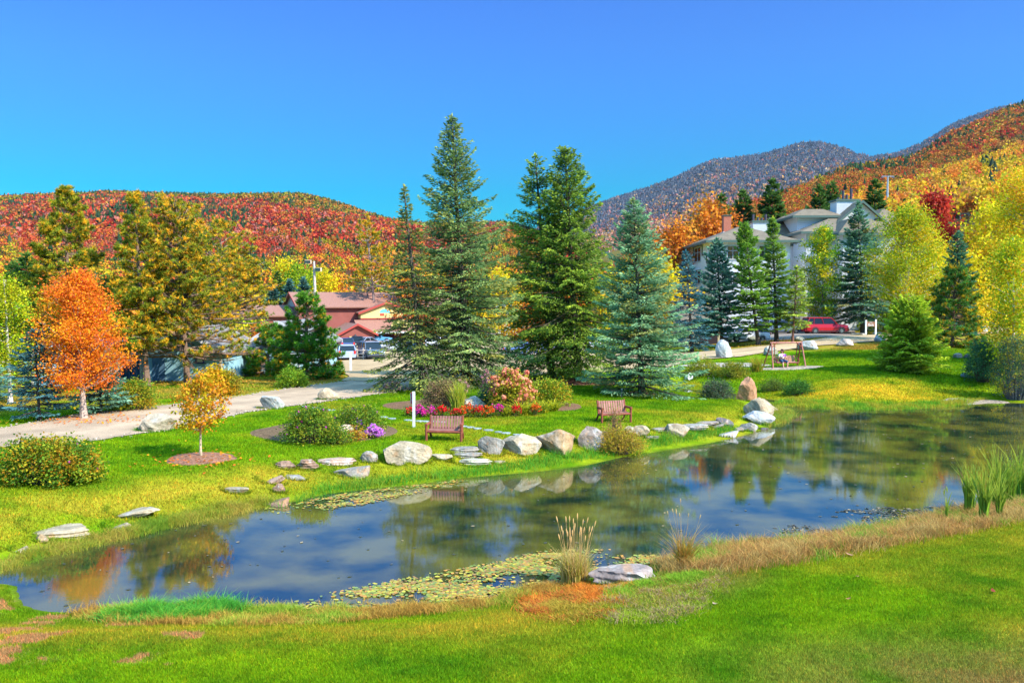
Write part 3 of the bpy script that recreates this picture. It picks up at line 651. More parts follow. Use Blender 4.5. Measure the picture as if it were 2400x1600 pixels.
con('spruce_tree',2240,545,2244,786,42,'narrow dark green spruce among yellow trees on the right',22,lev=24,nb=8,dens=30,pw=.6,col=(.02,.07,.04),tip=(.06,.14,.07))
con('spruce_tree',90,775,92,985,56,'dark blue spruce on the verge left of the orange maple',23,lev=20,nb=8,dens=34,pw=.7,e1=-2,droop=.1,up=.12,cb=.13,col=(.02,.06,.065),tip=(.06,.14,.14),sw=.035)
con('spruce_tree',238,818,236,968,54,'pale blue spruce half hidden behind the orange maple',24,lev=16,nb=8,dens=36,pw=.55,e1=0,droop=.1,up=.12,cb=.10,sw=.035,**BS)
con('spruce_tree',-28,840,-26,960,46,'blue spruce cut by the left edge of the picture',25,lev=12,nb=8,dens=30,pw=.6,**BS)
# big soft hemlock bush on the right lawn
b=gp(2133,868); h=size(0,722,868,b); T,C=conifer(h,80*b[1]/2000,26,cb=.0,lev=26,nb=12,e0=70,e1=5,droop=.22,up=.1,dens=60,pw=.27,sl=.26,sw=.045,col=(.24,.36,.015),tip=(.68,.74,.05),hang=.3,wid=.5)
place('hemlock_bush',(T,C),b,'wide yellow green hemlock bush with wispy tips on the right-hand lawn','bush')
b=gp(2232,812); T,C=pine(size(0,640,812,b),66*b[1]/2000,27,cb=.02,nb=110,tufts=1900,needle=.34,col=(.07,.2,.03),odd=(.5,.32,.01),oddp=.28,prof=lambda t:(1-t)**.35,nn=13,dead=0,tr=.12)
place('pine_tree',(T,C),b,'low bushy pine mottled with orange needles behind the hemlock bush','pine tree')
# ---------------------------------------------------------------- long needled pines on the left
def pin(px,top,bx,by,hw,label,seed,**k):
    k.setdefault('col',(.20,.25,.02)); k['oddp']=min(.5,k['oddp']*1.25); k.setdefault('odd',(.78,.43,.02)); k['tufts']=int(k['tufts']*1.12); hw*=1.08
    b=gp(bx,by); d=b[1]; h=size(px,top,by,b); T,C=pine(h,hw*d/2000.,seed,lean=((px-bx)*d/2000.,0),**k); return place('pine_tree',(T,C),b,label,'pine tree')
pin(163,442,160,905,96,'tall pine with a ragged pointed top behind the orange maple',31,cb=.34,nb=120,tufts=3200,needle=.25,oddp=.22,prof=lambda t:(1-t)**.75*np.clip(t*3+.6,0,1))
pin(322,452,345,907,96,'pine with a narrow tall top standing before the blue cottage, its trunk on the lawn',32,cb=.18,nb=150,tufts=3600,needle=.25,oddp=.28,prof=lambda t:(1-t)**.9*np.clip(t*2+.75,0,1))
pin(420,478,440,899,150,'widest pine, spreading over the roof of the blue cottage',33,cb=.14,nb=200,tufts=5200,needle=.25,oddp=.33,prof=lambda t:(1-t**2.2)**.8*.95+.03,dead=.5)
pin(520,525,527,872,122,'pine with a bare grey trunk at the right corner of the blue cottage',34,cb=.24,nb=170,tufts=4200,needle=.25,oddp=.34,prof=lambda t:(1-t**1.9)**.8,dead=.6,bark=(.24,.17,.13))
pin(857,508,884,800,64,'thin pine with a long bare trunk in front of the red lodge',35,cb=.36,nb=80,tufts=1250,needle=.34,oddp=.4,prof=lambda t:(1-t)**.6,dead=.5,tr=.2,bark=(.28,.2,.18))
pin(722,690,716,888,84,'dense young green pine between the cottage and the drive',36,cb=.02,nb=150,tufts=3000,needle=.26,col=(.08,.24,.02),oddp=.07,prof=lambda t:(1-t)**.62,dead=0)
pin(632,768,628,880,50,'smaller young green pine at the wall of the second blue cottage',37,cb=.02,nb=90,tufts=1500,needle=.26,col=(.08,.22,.02),oddp=.1,prof=lambda t:(1-t)**.5,dead=0,tr=.1)
# ---------------------------------------------------------------- broadleaf trees
def brd(name,px,top,bx,by,hw,label,seed,cat='tree',**k):
    b=gp(bx,by); d=b[1]; k['nleaf']=int(k['nleaf']*1.5); k['size']*=.85; T,C=broadleaf(size(px,top,by,b),hw*d/2000.,seed,lean=((px-bx)*d/2000.,0),**k); return place(name,(T,C),b,label,cat,lmat=M_LEAF)
OR=((.80,.25,.012),(.74,.17,.015),(.82,.34,.012),(.72,.15,.02)); YG=((.38,.46,.012),(.52,.54,.012),(.20,.36,.012)); YO=((.76,.54,.012),(.62,.52,.012),(.32,.42,.012),(.80,.40,.012))
brd('maple_tree',185,640,197,980,98,'bright orange maple with a pale trunk beside the road',41,nl=120,nleaf=19000,size=.12,cols=OR,cb=.26,tr=.13,bark=(.40,.31,.25),ball=.26,rise=.9,shape=lambda t:np.sqrt(np.clip(1-(2*t-.75)**2*.62,.02,1))*(1-.25*t))
brd('maple_sapling',470,872,471,1072,74,'young maple with yellow and orange leaves in its round mulch bed',42,nl=34,nleaf=2300,size=.12,cols=((.62,.36,.012),(.62,.24,.012),(.45,.36,.012),(.60,.20,.012)),cb=.42,tr=.035,bark=(.42,.33,.22),ball=.15,rise=.7,sub=3,topf=.97)
brd('birch_tree',10,655,26,945,66,'yellow green birch with forked white stems at the left edge',43,nl=80,nleaf=10000,size=.14,cols=YG+((.42,.34,.01),),cb=.2,tr=.16,bark=(.55,.47,.42),stems=3,spread=.5,ball=.32,shape=lambda t:.95-.45*t)
brd('maple_tree',1925,530,1925,780,60,'yellow and green maple against the corner of the white lodge',44,nl=80,nleaf=11000,size=.24,cols=((.24,.40,.012),(.40,.50,.012),(.72,.56,.012),(.12,.30,.02)),cb=.15,tr=.12,ball=.4)
brd('birch_tree',2118,492,2122,800,98,'wide bright yellow birch with a white trunk right of the lodge',45,nl=140,nleaf=22000,size=.19,rise=.4,cols=((.50,.52,.012),(.68,.56,.012),(.30,.40,.012),(.66,.42,.012),(.22,.34,.012)),cb=.33,tr=.14,bark=(.7,.66,.6),ball=.55)
brd('tree',2300,560,2291,762,54,'thin dark trunked tree with sparse yellow leaves right of the narrow spruce',46,nl=60,nleaf=4600,size=.24,cols=YO,cb=.22,tr=.13,bark=(.08,.06,.05),ball=.45)
brd('tree',2420,400,2440,850,78,'large golden tree overhanging the right edge of the pond',47,nl=140,nleaf=22000,size=.17,cols=YO+((.85,.45,.01),(.7,.56,.01)),cb=.16,tr=.2,bark=(.3,.27,.24),ball=.5,shape=lambda t:np.sqrt(np.clip(1-(2*t-.9)**2*.5,.02,1)))
brd('tree',2362,560,2372,905,70,'smaller yellow green tree leaning over the dark willows at the right shore',48,nl=70,nleaf=9000,size=.17,cols=YG+YO,cb=.2,tr=.09,bark=(.55,.55,.55),ball=.4)
# ---------------------------------------------------------------- trees behind the buildings
# one prototype of each kind, then copies
def proto(kind,seed):
    if kind=='fir': T,C=conifer(14,3.9,seed,lev=22,nb=8,dens=14,sl=.75,sw=.16,pw=.72,col=(.05,.12,.02),tip=(.16,.26,.04),gap=.3); m=M_NEEDLE
    if kind=='blue': T,C=conifer(11,3.4,seed,lev=20,nb=8,dens=16,sl=.7,sw=.15,pw=.7,col=(.05,.13,.11),tip=(.14,.30,.24)); m=M_NEEDLE
    if kind=='yellow': T,C=broadleaf(13,5.0,seed,nl=60,nleaf=4800,size=.42,cols=((.72,.58,.012),(.58,.52,.012),(.76,.44,.012)),ball=.8,tr=.2,cb=.15); m=M_LEAF
    if kind=='green': T,C=broadleaf(12,4.6,seed,nl=55,nleaf=4400,size=.42,cols=((.28,.40,.012),(.40,.48,.012),(.18,.3,.012)),ball=.8,tr=.2,cb=.1); m=M_LEAF
    if kind=='orange': T,C=broadleaf(12,4.8,seed,nl=60,nleaf=4800,size=.42,cols=((.72,.2,.015),(.65,.26,.02),(.5,.15,.03)),ball=.75,tr=.2,cb=.15); m=M_LEAF
    if kind=='red': T,C=broadleaf(12,4.2,seed,nl=60,nleaf=4800,size=.42,cols=((.50,.03,.02),(.42,.05,.03),(.55,.07,.03)),ball=.6,tr=.2,cb=.15,shape=lambda t:1.05-.85*t); m=M_LEAF
    return T,C,m
PROTO={}
def bgtree(kind,px,top,d,h,label,group=None,zb=None,cat=None):
    """background tree: apex at pixel (px,top), at distance d, real height h"""
    p=at(px,top,d); key=kind
    if key not in PROTO:
        T,C,m=proto(kind,60+len(PROTO)); H={'fir':14,'blue':11,'yellow':13,'green':12,'orange':12,'red':12}[kind]
        o=place({'fir':'fir_tree','blue':'spruce_tree','yellow':'birch_tree','green':'ash_tree','orange':'maple_tree','red':'maple_tree'}[kind],(T,C),(0,0,0),label,cat or 'tree',group,lmat=m); PROTO[key]=(o,H,[0])
        src=o
    else:
        src,H,_=PROTO[key]; o=copy_tree(src); o['label']=label
        if group: o['group']=group
        elif 'group' in o: del o['group']
    s=h/H; o.scale=(s*.95,s*.95,s); o.location=(p[0],p[1],p[2]-h*.985); o.rotation_euler=(0,0,(px*7.3)%6.28)
    return o
for a in [('fir',1560,560,128,13,'dark green fir poking out left of the white lodge roof behind the orange maples'),
 ('fir',1642,508,135,14,'dark fir left of the orange maple that rises behind the brick chimney'),
 ('fir',1690,462,138,17,'bushy dark fir behind the white chimney block of the lodge'),
 ('fir',1742,452,134,17,'dark fir just left of the tallest fir behind the lodge'),
 ('fir',1812,428,132,18,'tallest and widest dark fir behind the lodge roof'),
 ('fir',1920,440,140,16,'dark fir behind the flat roofed tower of the lodge'),
 ('fir',1950,432,150,16,'dark fir left of the cluster of chimney pots'),
 ('fir',2052,428,134,17,'dark fir right of the lodge gable'),
 ('fir',1880,500,150,10,'small dark fir peeping over the lodge ridge'),
 ('fir',2130,520,140,13,'dark fir deep among the yellow trees right of the lodge'),
 ('orange',1590,528,124,15,'broad orange brown maple left of the lodge roof'),
 ('orange',1535,560,126,14,'orange maple behind the top of the big blue green spruce'),
 ('orange',1655,512,128,15,'rusty maple above the left end of the lodge roof'),
 ('orange',1668,474,131,16,'vivid orange maple between two dark firs behind the lodge'),
 ('red',2192,458,133,17,'crimson red maple on the hillside right of the lodge'),
 ('yellow',1530,600,112,15,'yellow tree right of the big blue green spruce'),
 ('yellow',1565,640,106,13,'golden tree left of the lodge wall'),
 ('green',1500,620,116,15,'yellow green tree behind the big blue green spruce'),
 ('yellow',1440,640,110,14,'yellow tree glimpsed between the hemlocks and the blue green spruce'),
 ('orange',1250,700,118,10,'orange tree glimpsed through the hemlock pair'),
 ('yellow',1180,640,125,13,'yellow tree behind the right side of the tallest spruce'),
 ('green',1120,660,130,13,'green tree behind the foot of the tallest spruce'),
 ('orange',960,650,128,11,'orange tree behind the slender leaning spruce'),
 ('yellow',760,640,150,12,'yellow tree right of the lamp pole behind the red roof'),
 ('green',697,625,155,13,'green rounded tree left of the lamp pole'),
 ('yellow',668,612,165,14,'tall bright yellow tree behind the red lodge'),
 ('green',735,640,160,12,'dull green tree directly behind the lamp pole'),
 ('orange',790,650,155,12,'orange tree at the back of the red roof'),
 ('fir',650,640,150,11,'dark fir among the yellow trees behind the red lodge'),
 ('blue',640,672,142,10,'leftmost of the three blue spruces behind the red lodge'),
 ('blue',678,660,143,11,'middle one of the three blue spruces behind the red lodge'),
 ('blue',712,655,145,11,'rightmost of the three blue spruces behind the red lodge'),
 ('fir',60,600,95,14,'dark fir near the left edge behind the birch'),
 ('fir',30,620,105,14,'dark fir at the left edge above the birch'),
 ('fir',100,640,90,11,'dark fir tucked between the birch and the tall pine'),
 ('orange',85,640,100,11,'pinkish orange tree among the dark firs on the left'),
 ('fir',245,650,92,11,'dark fir between the first two tall pines'),
 ('green',250,720,85,9,'green tree behind the orange maple and the cottage'),
 ('green',590,740,100,8,'yellow green tree between the two blue cottages'),
 ('yellow',500,700,92,9,'yellow tree behind the roof of the blue cottage'),
 ('orange',610,760,95,6,'low orange tree between the cottages'),
 ('green',380,720,90,9,'green tree hidden behind the widest pine'),
 ('yellow',2170,560,112,14,'yellow tree behind the wide birch, below the crimson maple'),
 ('yellow',2330,480,115,18,'tall golden tree behind the thin dark trunked tree'),
 ('orange',2375,430,125,18,'orange tree high at the right edge'),
 ('yellow',2270,600,104,11,'yellow tree between the narrow spruce and the thin trunked tree'),
 ('yellow',2420,500,120,18,'golden tree cut by the right edge of the picture'),
 ('green',2080,600,112,11,'green yellow tree behind the tall spruce by the exit sign'),
 ('fir',2300,540,135,14,'grey green fir right of the green ski slope'),
 ('yellow',2210,600,118,12,'pale yellow tree below the ski slope')]:
    bgtree(*a[:5],a[5])
# ---------------------------------------------------------------- boulders and slabs, one object each
GREY=(.22,.195,.16); WHT=(.30,.24,.155); TANR=(.30,.20,.105); BRN=(.20,.125,.085); DRK=(.10,.09,.09); OCH=(.34,.17,.07)
def rockmesh(seed,w,d,h,col,flat=0,facets=13,tilt=0,layer=0):
    rng=np.random.default_rng(seed); V,F=ICO4; V=V.copy()
    for k in range(facets):
        n=rng.normal(size=3); n[2]*=.8; n/=np.linalg.norm(n); off=rng.uniform(.55,.9); q=V@n; m=q>off; V[m]-=n*(q[m]-off)[:,None]
    if flat: V[:,2]=np.clip(V[:,2],-1,.55-.25*flat)
    V/=np.abs(V).max(0)
    nz=fbm(V[:,0]*2+V[:,2]*1.7+seed,V[:,1]*2-V[:,2]*1.3+seed*3,seed,5)-.5; V*=(1+.22*nz)[:,None]
    if layer: V[:,:2]*=(1+.05*np.sin(V[:,2]*16+3*V[:,0]))[:,None]
    V=V*np.array([w/2,d/2,h/2])
    c=cos(tilt); s=sin(tilt); V=np.stack([V[:,0]*c-V[:,2]*s,V[:,1],V[:,0]*s+V[:,2]*c],1)
    V[:,2]-=V[:,2].min(); V[:,2]-=h*(.30 if not flat else .42)+abs(s)*w*.2
    n2=fbm(V[:,0]*2.2/w*3+seed*5,(V[:,1]+V[:,2])*3/w*2,seed+9,4); n3=fbm(V[:,0]*9/w,V[:,2]*9/w+seed,seed+4,3)
    C=np.array(col)*(.72+.55*n2)[:,None]; C=lerp(C,np.array(OCH)*1.1,np.clip((n3-.6)*3,0,.5)); C=lerp(C,np.array((.40,.38,.34)),np.clip((fbm(V[:,0]*6/w+3,V[:,1]*6/w+seed,seed+2)-.62)*4,0,.6))
    return V,F,C
ICO4=ico(5)
def rock(x0,x1,y0,y1,label,col=GREY,flat=0,tilt=0,seed=None,facets=13,layer=0,dr=.75,name='boulder',cat='boulder',group='boulders and flat stones'):
    cx=(x0+x1)/2; b=gp(cx,y1-.12*(y1-y0)); d=b[1]; w=(x1-x0)*d/2000.; dep=max(w*dr,.25) if not flat else w*(.45+.2*flat)
    proj=(y1-y0)*d/2000.; sa=(CAMZ-b[2])/d; 
    if tilt: proj-=abs(math.sin(tilt))*w*.75; proj=max(proj,.1)
    h=max((proj-dep*sa*.35)*1.38,.36*w if not flat else .2*w)
    seed=seed or int(x0*3+y0*7)%9973
    V,F,C=rockmesh(seed,w*1.17,dep,h*1.38,col,flat,facets,tilt,layer)
    g=G(); g.add(V,F,C); o=g.build(name,M_ROCK,smooth=False,loc=(b[0],b[1]+dep*.28,gz(b[0],b[1]+dep*.28)))
    ROCKS.append((b[0],b[1]+dep*.28,w*.6,dep*.52,seed)); return tag(o,label,cat,group)
ROCKS=[]
L_=[(48,203,1225,1261,'large pale flat slab lying on the near left end of the far bank',WHT,1,.03),
(21,62,1262,1298,'small tilted slab below the large pale slab at the far left',WHT,.6,.45),
(79,112,1257,1273,'little stone tucked under the large pale slab',TANR,0,0),
(242,311,1206,1246,'tilted pale slab with its point up, left bank of the pond',WHT,.6,.35),
(251,361,1182,1215,'long narrow pale slab lying above the tilted slab on the left bank',WHT,1,.2),
(520,576,1140,1156,'low white stone alone in the grass, left of the brown slabs',WHT,.5,0),
(609,680,1157,1190,'brown slab dipping into the water at the left bank',BRN,.7,.25),
(638,667,1140,1156,'small pale brown stone just above the brown slab at the water',BRN,0,0),
(603,663,1103,1135,'slanting pinkish slab at the left end of the stone row',(.3,.2,.15),.5,.4),
(663,715,1109,1125,'small grey slab right of the slanting pinkish slab',GREY,.6,-.05),
(647,688,1086,1100,'dark layered stone, leftmost of the dark row below the rose bush',BRN,0,0),
(690,742,1079,1102,'dark cracked layered stone below the rose bush',BRN,0,.1),
(746,824,1069,1091,'flat brown stone with a pointed left end',(.36,.25,.19),.3,.04),
(784,871,1082,1122,'tilted slab of grey and orange stone below the row',GREY,.6,.14),
(842,884,1060,1086,'rounded pale stone with a narrow foot left of the big whitish boulder',GREY,0,-.1),
(888,1002,1051,1091,'big rounded whitish boulder left of the middle of the row',WHT,0,0),
(1006,1058,1062,1079,'low cream stone right of the big whitish boulder',(.36,.30,.2),.4,0),
(1052,1116,1046,1063,'uppermost of three stacked flat stones before the left bench',GREY,.5,.03),
(1064,1124,1058,1075,'middle one of three stacked flat stones before the left bench',GREY,.5,.03),
(1064,1145,1073,1092,'lowest and widest of three stacked flat stones before the left bench',(.36,.33,.24),.2,.02),
(1122,1178,1037,1068,'grey peaked boulder right of the left bench',GREY,0,0),
(1178,1261,1033,1066,'smooth white boulder left of the largest tan boulder',WHT,0,0),
(1259,1348,1018,1068,'largest tan boulder of the row, square and orange stained',TANR,0,0),
(1321,1348,1021,1034,'small tan stone peeping over the shoulder of the largest tan boulder',TANR,0,0),
(1351,1416,1017,1058,'grey and brown boulder partly behind the yellow shore bush',(.26,.2,.155),0,0),
(1155,1183,1077,1089,'small pale stone alone in the yellow grass below the white boulder',WHT,.5,0),
(1385,1426,1010,1020,'flat brown stone above the yellow shore bush',BRN,.6,0),
(1461,1486,1006,1021,'small cream stone right of the yellow shore bush',WHT,0,0),
(1482,1522,1004,1024,'pale grey peaked stone right of the yellow shore bush',WHT,0,0),
(1523,1561,999,1013,'thin dark edged flat stone between two pale boulders',GREY,.8,.05),
(1554,1614,1000,1026,'rounded tan boulder with a low peak, right half of the row',(.3,.24,.165),0,0),
(1511,1544,1020,1032,'small flat stone at the foot of the right half of the row',GREY,.5,0),
(1573,1654,992,1008,'long flat grey slab above the rounded tan boulder',(.25,.22,.19),.6,.03),
(1625,1681,986,998,'thin flat slab below the right bench side of the lawn',(.27,.22,.18),.8,.03),
(1656,1699,988,1006,'slanting stone leaning on the dark grey stone',GREY,.5,.25),
(1679,1716,980,1001,'dark grey angular stone at the top of the row',DRK,0,-.25),
(1668,1732,1000,1026,'leaf shaped grey slab overhanging the water',(.30,.28,.26),.3,.2),
(1737,1776,995,1012,'rounded low stone at the waterline before the light boulders',GREY,0,0),
(1745,1813,966,996,'smooth light grey boulder sloping to the water on the point',(.33,.33,.33),0,-.15),
(1749,1813,948,986,'big rough cream boulder on the point, behind the sloping grey one',WHT,0,0),
(1787,1824,946,967,'small cream boulder behind the big rough one on the point',WHT,0,-.2),
(1731,1775,902,945,'upright brown standing boulder beside the creek',(.40,.20,.11),0,0),
(1399,1549,1312,1370,'broad flat topped pinkish grey boulder at the near water edge',(.25,.195,.17),.3,.02),
(319,396,981,1015,'rough cream boulder between the road and the young maple',(.33,.27,.19),0,0),
(607,660,933,962,'pale grey boulder at the road edge right of the young maple',(.30,.30,.28),0,0),
(746,791,917,940,'small tan boulder in the shade at the road edge',(.40,.31,.20),0,0),
(898,937,899,920,'dark jagged boulder at the road edge below the leaning spruce',(.20,.15,.15),0,0),
(120,190,1025,1042,'flat pale stone at the road edge behind the left hedge',WHT,.6,0),
(1083,1146,929,961,'smooth cream boulder in the middle of the flower bed',(.38,.34,.26),0,-.15),
(793,829,1001,1018,'smooth tan stone in the rose bed among the purple asters',(.42,.32,.23),0,0),
(1304,1345,867,881,'left one of two pale stones behind the mulched hemlocks',WHT,0,0),
(1346,1388,868,880,'right one of two pale stones behind the mulched hemlocks',WHT,0,0),
(1607,1625,878,893,'white stone glowing beside the creek at the foot of the blue green spruce',(.6,.6,.6),0,0),
(1680,1718,810,843,'round grey and white boulder on the gravel beside the drive',(.42,.43,.42),0,0),
(1795,1826,817,835,'smooth cream boulder left of the swing',(.32,.32,.27),0,0),
(1876,1914,803,822,'grey pyramid shaped boulder behind the right post of the swing',(.34,.36,.36),0,0),
(1866,1890,791,800,'low pale boulder across the drive behind the swing',(.44,.42,.34),0,0),
(1966,2002,798,813,'brown grey boulder on the lawn edge below the red car',(.36,.30,.26),0,0),
(1755,1779,792,802,'mossy boulder on the verge between two fir trunks',(.28,.28,.20),0,0),
(1698,1716,794,805,'grey stone on the verge at the foot of the layered blue spruce',GREY,0,0),
(2050,2076,787,804,'shaded grey boulder touching the left side of the hemlock bush',(.30,.32,.36),0,0),
(2000,2030,779,787,'flat pale boulder left of the exit sign',(.3,.28,.23),.3,0),
(2048,2070,777,785,'flat pale boulder right of the exit sign',(.34,.3,.25),.3,0),
(2257,2298,864,888,'blue grey slab sloping toward the dark willows',(.30,.35,.42),.4,-.4),
(2237,2258,830,842,'grey stone on the bank behind the hemlock bush',GREY,0,0),
(2260,2276,832,842,'dark small stone at the edge of the reeds behind the hemlock bush',DRK,0,0),
(2280,2320,760,781,'blue grey boulder at the edge of the far drive on the right',(.32,.36,.42),0,0),
(1165,1187,874,882,'dark flat boulder behind the pink hydrangea',DRK,0,0),
(1780,1800,1000,1008,'small wet stone in the water at the tip of the point',DRK,.5,0),
(1722,1742,1002,1012,'little grey stone beside the leaf shaped slab',GREY,0,0),
(912,925,1084,1090,'fist sized tan stone below the big whitish boulder',TANR,0,0)]
for r_ in L_: rock(r_[0],r_[1],r_[2],r_[3],r_[4],r_[5],r_[6],r_[7],layer=1 if 'layered' in r_[4] or 'flat' in r_[4] else 0)
# ---------------------------------------------------------------- stepping stones
SS=[(247,304,'first stepping stone at the road end of the path'),(330,316,'second stepping stone from the road'),(365,326,'third stepping stone from the road'),(440,333,'fourth stepping stone, at the back of the rose bed'),
(850,387,'stepping stone at the right rear of the rose bed'),(910,399,'pale stepping stone between the rose bed and the white post'),(1035,411,'stepping stone just left of the white post'),
(1122,418,'narrow stepping stone just right of the white post'),(1172,420,'second stepping stone right of the white post'),(1222,421,'third stepping stone right of the white post'),(1290,425,'stepping stone showing above the back of the left bench'),
(1455,457,'stepping stone touching the right arm of the left bench'),(1512,466,'thin stepping stone right of the left bench'),(1565,475,'pale stepping stone, second after the left bench'),(1650,487,'wide blue grey stepping stone, third after the left bench'),
(1726,501,'narrow stepping stone, fourth after the left bench'),(1785,510,'large blue grey stepping stone midway to the largest tan boulder'),(1868,523,'small stepping stone before the last pair'),(1930,539,'last but one stepping stone of the path'),(1998,549,'last stepping stone, against the largest tan boulder')]
M_SLATE=mat('slate',rough=.7,nscale=3,namp=.25,n2=20,n2amp=.2,bump=.01,bscale=20,spec=.3)
for i,(u,v,lab) in enumerate(SS):
    px=640+u/3.267; py=860+v/3.267; b=gp(px,py); rng=np.random.default_rng(i+50); w=.165+.045*rng.random() if i>3 else .22; a=np.sort(rng.random(8)*2*pi)
    a=np.linspace(0,2*pi,9)[:-1]+rng.normal(0,.14,8); rr=.9+.25*rng.random(8); P=[(w*rr[k]*cos(a[k]),w*.8*rr[k]*sin(a[k])) for k in range(8)]
    z=[gz(b[0]+p[0],b[1]+p[1])-b[2] for p in P]; g=G(); top=[(p[0],p[1],zz+.045) for p,zz in zip(P,z)]
    g.prism([(p[0],p[1],zz-.04) for p,zz in zip(P,z)],(0,0,.085),np.array((.26,.30,.31))*(.85+.3*rng.random())); o=g.build('stepping_stone',M_SLATE,loc=tuple(b)); tag(o,lab,'stepping stone','stepping stones across the lawn')
# ---------------------------------------------------------------- shrubs and flowers
HEDGE=((.24,.28,.015),(.13,.24,.015),(.42,.34,.015),(.08,.17,.015),(.42,.22,.012)); SUM=((.11,.22,.015),(.20,.30,.02),(.07,.15,.015),(.34,.32,.02))
def blooms(g,P,r,cols,rng,n=18):
    """round flower heads: small balls of petals"""
    m=len(P); d=nrm(rng.normal(size=(m,n,3))); c=(P[:,None]+d*r*(.6+.5*rng.random((m,n,1)))).reshape(-1,3); u=perp(d.reshape(-1,3),rng); v=np.cross(u,d.reshape(-1,3)); cc=np.array(cols)[rng.integers(0,len(cols),m)]
    s=r*.5*(.7+.6*rng.random((m*n,1))); g.rh(c,u*s,v*s*.8,np.repeat(cc,n,0)*(.8+.4*rng.random((m*n,1))))
def bush(name,x0,x1,y0,y1,label,seed,cat='shrub',flowers=None,dr=.8,nleaf=4000,size=.07,cols=SUM,hk=1.,group=None,**k):
    """shrub filling the pixel box x0..x1, y0..y1"""
    cx=(x0+x1)/2; b=gp(cx,y1-2); d=b[1]; w=(x1-x0)*d/2000.; dep=w*dr; sa=(CAMZ-b[2])/d; h=max((y1-y0)*d/2000.-dep*.5*sa*.6,.2)*hk
    by=b[1]+dep*.42; T,C,top=shrub(w,dep,h,seed,nleaf=nleaf,size=size,cols=cols,**k); o=place(name,(T,C),(b[0]*by/b[1],by,gz(b[0]*by/b[1],by)),label,cat,group,names=('stems','foliage'),lmat=M_LEAF)
    if flowers:
        rng=np.random.default_rng(seed+1); n,r,fc,fr=flowers; g=G(); top=top[top[:,1]<dep*.35] if fr else top; kk=rng.integers(0,len(top),n); P=top[kk]+np.array([0,-.05,.07])+rng.normal(0,.05,(n,3))
        if n<20:
            for q in P: g=G(); blooms(g,q[None],r,fc,rng); g.build('flower',M_FLOWER,o)
        else: blooms(g,P,r,fc,rng); g.build('flowers',M_FLOWER,o)
    return o
MAG=((.75,.03,.45),(.65,.05,.5)); LIL=((.42,.12,.62),(.5,.2,.7)); PNK=((.80,.27,.15),(.84,.38,.22),(.72,.20,.12)); 
bush('rose_hedge',-12,246,1036,1150,'wide clipped hedge of green, yellow and orange leaves at the left edge',101,dr=.6,nleaf=15000,size=.085,cols=HEDGE,nst=160,boxy=1.0,ball=.14,flowers=(6,.035,MAG,1),base=.05)
bush('rose_bush',664,790,958,1047,'rose bush with magenta blooms, left half of the rose bed',102,dr=.8,nleaf=7500,size=.075,cols=SUM,nst=90,flowers=(14,.045,MAG,1),boxy=.6)
bush('rose_bush',770,908,955,1016,'sparser rose bush at the right rear of the rose bed',103,dr=.6,nleaf=5500,size=.075,cols=SUM,nst=70,flowers=(6,.04,MAG,1))
bush('rose_bush',755,826,1004,1047,'low bright green bush in front of the smooth tan stone',104,nleaf=2600,cols=SUM,nst=40)
bush('aster',815,838,981,1006,'tall lilac aster between the two rose bushes',105,'flower',(46,.05,LIL,0),nleaf=500,cols=SUM,nst=20)
bush('aster',833,852,990,1014,'smaller lilac aster right of the smooth tan stone',106,'flower',(34,.05,LIL,0),nleaf=400,cols=SUM,nst=20)
bush('aster',855,898,1004,1031,'dense mound of pinkish purple asters at the right end of the rose bed',107,'flower',(150,.05,((.62,.16,.62),(.7,.25,.72)),0),nleaf=500,cols=SUM,nst=30,boxy=.3)
bush('low_shrub',820,846,1012,1037,'small orange leaved plant in front of the rose bed',108,nleaf=900,cols=((.55,.26,.02),(.5,.16,.02),(.4,.34,.02)),nst=16)
bush('spirea_shrub',986,1092,892,968,'brown purple shrub at the left end of the flower bed',110,nleaf=6500,size=.08,cols=((.30,.17,.08),(.24,.13,.08),(.30,.22,.08),(.20,.15,.06)),nst=110,boxy=.3,wis=60)
bush('juniper_shrub',1120,1192,906,960,'dark green juniper between the cream boulder and the hydrangea',111,nleaf=5500,size=.08,cols=((.03,.12,.04),(.05,.17,.06),(.03,.1,.06)),nst=60)
bush('hydrangea',1140,1262,868,968,'pink flowering hydrangea, tallest plant of the flower bed',112,'flower shrub',(150,.13,PNK,1),nleaf=5200,size=.11,cols=((.40,.38,.02),(.26,.32,.02),(.5,.34,.03)),nst=70,boxy=.6)
bush('shrub',1240,1342,893,958,'yellow green shrub at the right end of the flower bed',113,nleaf=6000,size=.09,cols=((.20,.30,.015),(.36,.38,.015),(.12,.22,.015),(.5,.3,.02)),nst=70,boxy=.7)
bush('joe_pye_plant',1128,1150,872,935,'tall dusky pink plant at the left side of the hydrangea',114,'flower',(26,.09,((.40,.18,.20),(.5,.25,.25)),0),nleaf=700,cols=((.2,.2,.08),),nst=20,dr=1)
bush('joe_pye_plant',1072,1100,888,925,'dusky pink plant behind the tall yellow grass',115,'flower',(24,.08,((.40,.18,.20),(.5,.25,.25)),0),nleaf=700,cols=((.2,.2,.08),),nst=20,dr=1)
RD=((.80,.02,.02),(.70,.02,.03)); OG_=((.85,.14,.01),(.80,.09,.01)); MG=((.78,.03,.30),(.7,.03,.4)); HOS=((.52,.46,.02),(.42,.40,.02),(.3,.34,.02))
